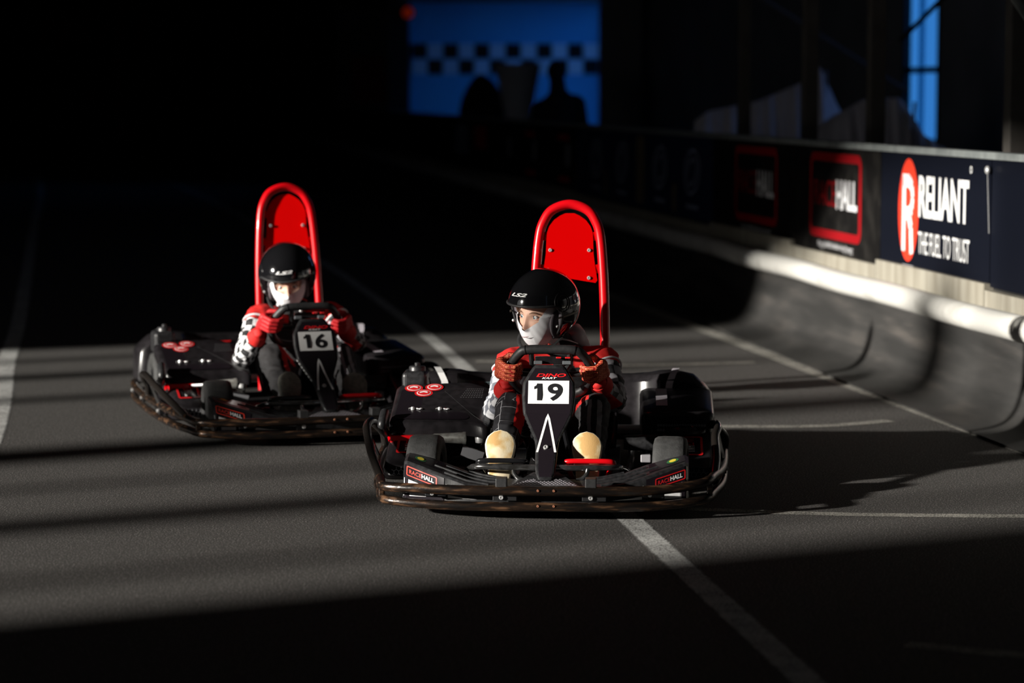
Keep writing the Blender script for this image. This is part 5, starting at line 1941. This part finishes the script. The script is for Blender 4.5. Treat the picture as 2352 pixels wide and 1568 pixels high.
    for f in fs:
        try:
            bm.faces.new([bv[i] for i in f])
        except ValueError:
            pass
    bmesh.ops.remove_doubles(bm, verts=bm.verts, dist=1e-5)
    ez, sl, xm = cfg['mask']
    for s in (-1, 1):
        planes = [(Vector((0, 0, ez)), Vector((-s * sl, 0, 1)).normalized()), (Vector((s * xm, 0, 0)), Vector((-s * 1, 0, 0.28)).normalized())]
        for c_, n_ in planes:
            geo_f = [f for f in bm.faces if f.calc_center_median().x * s > 0 and f.calc_center_median().y < 0.0]
            geo = set(geo_f)
            for f in geo_f:
                geo.update(f.edges)
                geo.update(f.verts)
            bmesh.ops.bisect_plane(bm, geom=list(geo), plane_co=c_, plane_no=n_)
        kill = [f for f in bm.faces if f.calc_center_median().x * s > 0 and f.calc_center_median().y < 0.0 and all((f.calc_center_median() - c_).dot(n_) > 0 for c_, n_ in planes)]
        bmesh.ops.delete(bm, geom=kill, context='FACES')
    bme = bpy.data.meshes.new('balaclava')
    bm.transform(M)
    bm.to_mesh(bme)
    bm.free()
    bme.materials.append(white_fab)
    bal = link('balaclava', bme, root, 0)
    bme.polygons.foreach_set('use_smooth', [True] * len(bme.polygons))
    # mouth line on the cloth, its fold's shadow painted as a dark stroke
    MB().tube(cr([T((-0.015, -0.0925, -0.0650)), T((-0.005, -0.0955, -0.0655)), T((0.006, -0.0955, -0.0640)), T((0.016, -0.0920, -0.0610))], 4), [0.0006 + 0.0009 * math.sin(math.pi * k / 12) for k in range(13)], n=6).build('mouth_fold_shade', fold_shade_m, bal)
    # neck cloth
    b = MB()
    secs = []
    base = J['neck'] + Vector((0, -0.004, -0.005))
    for i in range(7):
        t = i / 6
        cpt = (hc + Vector((0, 0.02, -0.075))).lerp(base, t)
        r_ = 0.052 + 0.018 * t
        sec = []
        for k in range(36):
            q = 2 * math.pi * k / 36
            rr = r_ * (1 + 0.07 * math.sin(5 * q + t * 3) + 0.04 * math.sin(9 * q - t * 4))
            sec.append(cpt + Vector((rr * math.sin(q), -rr * math.cos(q), 0.010 * math.sin(3 * q + 4 * t))))
        secs.append(sec)
    b.loft(secs, closed=True)
    b.build('neck_cloth', white_fab, bal, smooth=80)
    if cfg.get('hood'):
        hd = remeshed([(J['neck'] + Vector((0.055, 0.02, 0.030)), J['neck'] + Vector((0.095, 0.03, 0.000)), 0.036, 0.026), (J['neck'] + Vector((0.060, 0.04, 0.065)), J['neck'] + Vector((0.085, 0.03, 0.010)), 0.028, 0.030), (J['neck'] + Vector((0.02, 0.06, 0.03)), J['neck'] + Vector((0.085, 0.04, 0.01)), 0.04, 0.03)], [], 0.006, 4)
        for v in hd.vertices:
            v.co += v.normal * 0.006 * noise.noise(v.co * 30)
        hd.materials.append(white_fab)
        link('hood_cloth', hd, root, 80)

    # open-face helmet
    M = Mt
    A, Bx, C = 0.133, 0.157, 0.146
    hz = 0.024                               # helmet centre above the head centre
    bm = bmesh.new()
    bmesh.ops.create_uvsphere(bm, u_segments=64, v_segments=40, radius=1)
    bmesh.ops.transform(bm, matrix=Matrix.Translation((0, 0.010, hz)) @ Matrix.Diagonal((A, Bx, C, 1)), verts=bm.verts)
    bmesh.ops.bisect_plane(bm, geom=bm.verts[:] + bm.edges[:] + bm.faces[:], plane_co=(0, 0, -0.098), plane_no=(0, -0.10, -1), clear_outer=True)
    # the face opening is a convex prism: split the shell along its faces, then drop what lies inside
    zb, ys, rr = 0.044, -0.030, 0.045
    prof = [(-0.30, zb)] + [(ys - rr + rr * math.sin(a), zb - rr + rr * math.cos(a)) for a in (math.pi / 2 * k / 8 for k in range(9))] + [(ys + 0.004, -0.05), (ys + 0.006, -0.30)]
    planes = []
    for (y0, z0), (y1, z1) in zip(prof, prof[1:]):
        n_ = Vector((0, -(z1 - z0), (y1 - y0))).normalized()
        planes.append((Vector((0, y0, z0)), n_))
        bmesh.ops.bisect_plane(bm, geom=bm.verts[:] + bm.edges[:] + bm.faces[:], plane_co=(0, y0, z0), plane_no=n_)
    kill = [f for f in bm.faces if all((f.calc_center_median() - c_).dot(n_) < 1e-5 for c_, n_ in planes)]
    bmesh.ops.delete(bm, geom=kill, context='FACES')
    bmesh.ops.recalc_face_normals(bm, faces=bm.faces)
    sme = bpy.data.meshes.new('shell')
    bm.to_mesh(sme)
    bm.free()
    so = bpy.data.objects.new('shell', sme)
    COL.objects.link(so)
    so_m = so.modifiers.new('s', 'SOLIDIFY')
    so_m.thickness = 0.024
    so_m.offset = -1
    dg = bpy.context.evaluated_depsgraph_get()
    hm = bpy.data.meshes.new_from_object(so.evaluated_get(dg))
    bpy.data.objects.remove(so)
    hm.transform(M)
    hm.materials.clear()
    hm.materials.append(helmet_m)
    hm.materials.append(lining)
    ctr = M @ Vector((0, 0.01, hz))
    Mi = M.inverted()
    for p in hm.polygons:
        q = Mi @ p.center
        e = math.sqrt((q.x / A) ** 2 + ((q.y - 0.01) / Bx) ** 2 + ((q.z - hz) / C) ** 2)
        p.material_index = 0 if e > 0.93 else 1
    hel = link('helmet', hm, root, 40)

    def hs(x_sign, y, z, k=1.0):
        v = 1 - ((y - 0.01) / Bx) ** 2 - ((z - hz) / C) ** 2
        return T((x_sign * A * k * math.sqrt(max(v, 0)), y, z))
    # rubber edge trim
    edge = [(ys + 0.005, -0.093), (ys + 0.0045, -0.07), (ys + 0.004, -0.05), (ys + 0.002, -0.03)] + [(ys - rr + rr * math.sin(a), zb - rr + rr * math.cos(a)) for a in (math.pi / 2 * k / 7 for k in range(7, -1, -1))]
    yfront = 0.01 - Bx * math.sqrt(1 - ((zb - hz) / C) ** 2)
    for k in range(1, 9):
        a = math.pi / 2 * k / 8
        edge.append((ys - rr + (yfront - (ys - rr)) * math.sin(a), zb))
    path = [hs(1, y, z, 0.985) for y, z in edge] + [hs(-1, y, z, 0.985) for y, z in edge[:-1][::-1]]
    MB().tube(path, 0.0052, n=8).build('edge_trim', grip_rub, hel, smooth=70)

    def on_shell(lon, lat, k=1.012):
        return T((A * k * math.sin(lon) * math.cos(lat), 0.010 - Bx * k * math.cos(lon) * math.cos(lat), hz + C * k * math.sin(lat)))
    decal_text('maker_lettering', 'LS2', lambda u, v: on_shell(-0.40 + 0.66 * u, 0.375 + 0.095 * v + 0.02 * u), white_st, hel, bold=0.03, shear=0.3)
    # side vent ring and pale print, both sides
    for s in (-1, 1):
        for rad_, w_ in ((0.24, 0.014), (0.17, 0.008)):
            ring = [on_shell(s * (1.32 + rad_ * math.cos(q)), 0.22 + rad_ * 1.05 * math.sin(q), 1.004) for q in (2 * math.pi * k / 28 for k in range(28))]
            MB().tube(ring, 0.0022, n=5, closed=True).build('side_emboss', black_pl, hel)
        bb = MB()
        bb.loft([[on_shell(s * (1.15 + 0.11 * k), -0.22 + 0.012 * k + h) for k in range(8)] for h in (0.0, 0.055)])
        decal_mesh(bb, 'pale_print', mat('dull_gold_print', (0.20, 0.18, 0.14), 0.4), hel)
        bb = MB()
        for k in range(7):
            lo = 1.42 + 0.075 * k
            bb.add([on_shell(s * lo, 0.0), on_shell(s * (lo + 0.05), 0.0), on_shell(s * (lo + 0.05), 0.075), on_shell(s * lo, 0.075)], [[0, 1, 2, 3]])
        decal_mesh(bb, 'small_print', mat('dim_grey_print', (0.09, 0.09, 0.10), 0.4), hel)['kind'] = 'stuff'
        bb = MB()
        bb.add([on_shell(s * 1.70, 0.22), on_shell(s * 1.84, 0.20), on_shell(s * 1.86, 0.32), on_shell(s * 1.74, 0.34)], [[0, 1, 2, 3]])
        decal_mesh(bb, 'red_print', mat('dim_red_print', (0.20, 0.03, 0.04), 0.4), hel)
        bolt(hel, tuple(on_shell(s * 1.18, -0.45, 1.0)), 0.006, axis=tuple((on_shell(s * 1.18, -0.45, 1.2) - on_shell(s * 1.18, -0.45, 1.0))))
    # chin strap with red tab
    st = cr([T((-0.100, -0.005, -0.085)), T((-0.085, -0.045, -0.115)), T((-0.045, -0.070, -0.138)), T((0.0, -0.075, -0.142)), T((0.045, -0.065, -0.138)), T((0.085, -0.035, -0.115)), T((0.100, -0.000, -0.085))], 5)
    MB().tube(st, 0.0075, n=8, flat=0.45).build('chin_strap', grip_rub, hel)
    MB().box(T((0.070, -0.050, -0.128)), (0.018, 0.010, 0.034), Matrix.Rotation(0.5, 3, 'Y')).build('strap_tab', orange_red, hel, smooth=0, bevel=0.002)
    MB().ell(T((0.050, -0.068, -0.139)), (0.008, 0.006, 0.008), 10, 8).build('strap_buckle', steel, hel)
    # cheek pads
    for s in (-1, 1):
        MB().ell((0, 0, 0), (0.012, 0.045, 0.055), 16, 12).build('cheek_pad', lining, hel, smooth=180).matrix_local = M @ Matrix.Translation((s * 0.084, -0.012, -0.038))
    return root
# ================================================================== PLACING
K19 = ((0.112, 8.41, 0), R(-3))
c17, s17 = math.cos(R(17)), math.sin(R(17))
wx, wy = -0.45, 0.40
K16 = ((-1.293 - (wx * c17 - wy * s17), 10.53 - (wx * s17 + wy * c17), 0), R(17))
build_kart('19', 'black go-kart number 19 with red roll hoop, nearest the camera', *K19)
build_kart('16', 'black go-kart number 16 with red roll hoop, behind and to the left', *K16)

D19 = dict(
    label='child in dotted red gloves and cream-soled shoes driving kart 19', seed=1.0, quilt=True,
    joints=dict(pelvis=(0.05, 1.08, 0.18), hipL=(-0.02, 1.04, 0.17), hipR=(0.12, 1.04, 0.17), chest=(0.045, 1.12, 0.38), chest_top=(0.045, 1.10, 0.445), neck=(0.025, 1.065, 0.505), head=(-0.02, 1.02, 0.60),
                head_c=(-0.045, 0.975, 0.655),
                shL=(-0.172, 1.02, 0.452), elL=(-0.225, 0.85, 0.258), wrL=(-0.166, 0.705, 0.402),
                shR=(0.195, 1.03, 0.462), elR=(0.240, 0.87, 0.325), wrR=(0.180, 0.705, 0.412),
                knL=(-0.150, 0.66, 0.315), anL=(-0.175, 0.355, 0.135), knR=(0.165, 0.67, 0.315), anR=(0.160, 0.355, 0.135)),
    sleeveL=check_grey, sleeveR=check_dark, glove=glove_dot, shoe_up=shoe_black, sole=sole_m, sole_edge=sole_rim,
    gripL=((-0.146, 0.644, 0.474), (0.10, -0.60, 0.80), (-1, 0.15, 0.02), (0.15, -0.85, -0.45)),
    gripR=((0.152, 0.648, 0.468), (-0.10, -0.60, 0.80), (1, 0.15, 0.02), (-0.15, -0.85, -0.45)),
    shoeL=((-0.172, 0.235, 0.082), (-0.172, 0.345, 0.278), R(0)), shoeR=((0.148, 0.235, 0.080), (0.143, 0.345, 0.274), R(0)),
    head_yaw=R(-37), head_roll=R(3), head_pitch=R(5), mask=(-0.043, 0.72, 0.050), hood=True)
D16 = dict(
    label='child in plain red gloves and black and white checked sleeves driving kart 16', seed=5.0, quilt=False,
    joints=dict(pelvis=(0.05, 1.08, 0.18), hipL=(-0.02, 1.04, 0.17), hipR=(0.12, 1.04, 0.17), chest=(0.045, 1.12, 0.38), chest_top=(0.04, 1.10, 0.445), neck=(0.03, 1.065, 0.51), head=(0.02, 1.02, 0.60),
                head_c=(-0.01, 0.985, 0.645),
                shL=(-0.140, 1.02, 0.470), elL=(-0.245, 0.86, 0.300), wrL=(-0.200, 0.700, 0.420),
                shR=(0.210, 1.03, 0.470), elR=(0.285, 0.86, 0.350), wrR=(0.195, 0.700, 0.425),
                knL=(-0.150, 0.66, 0.315), anL=(-0.145, 0.355, 0.135), knR=(0.165, 0.67, 0.315), anR=(0.160, 0.355, 0.135)),
    sleeveL=check_black, sleeveR=check_dark, glove=glove_red, shoe_up=shoe_grey, sole=sole_grey, sole_edge=sole_grey,
    gripL=((-0.150, 0.640, 0.480), (0.10, -0.60, 0.80), (-1, 0.15, 0.02), (0.15, -0.85, -0.45)),
    gripR=((0.152, 0.648, 0.468), (-0.10, -0.60, 0.80), (1, 0.15, 0.02), (-0.15, -0.85, -0.45)),
    shoeL=((-0.150, 0.235, 0.090), (-0.135, 0.345, 0.286), R(25)), shoeR=((0.150, 0.235, 0.080), (0.150, 0.345, 0.272), R(0)),
    head_yaw=R(-14), head_roll=R(-4), head_pitch=R(19), mask=(-0.024, 0.35, 0.055), hood=False)
build_driver(D19, *K19)
build_driver(D16, *K16)
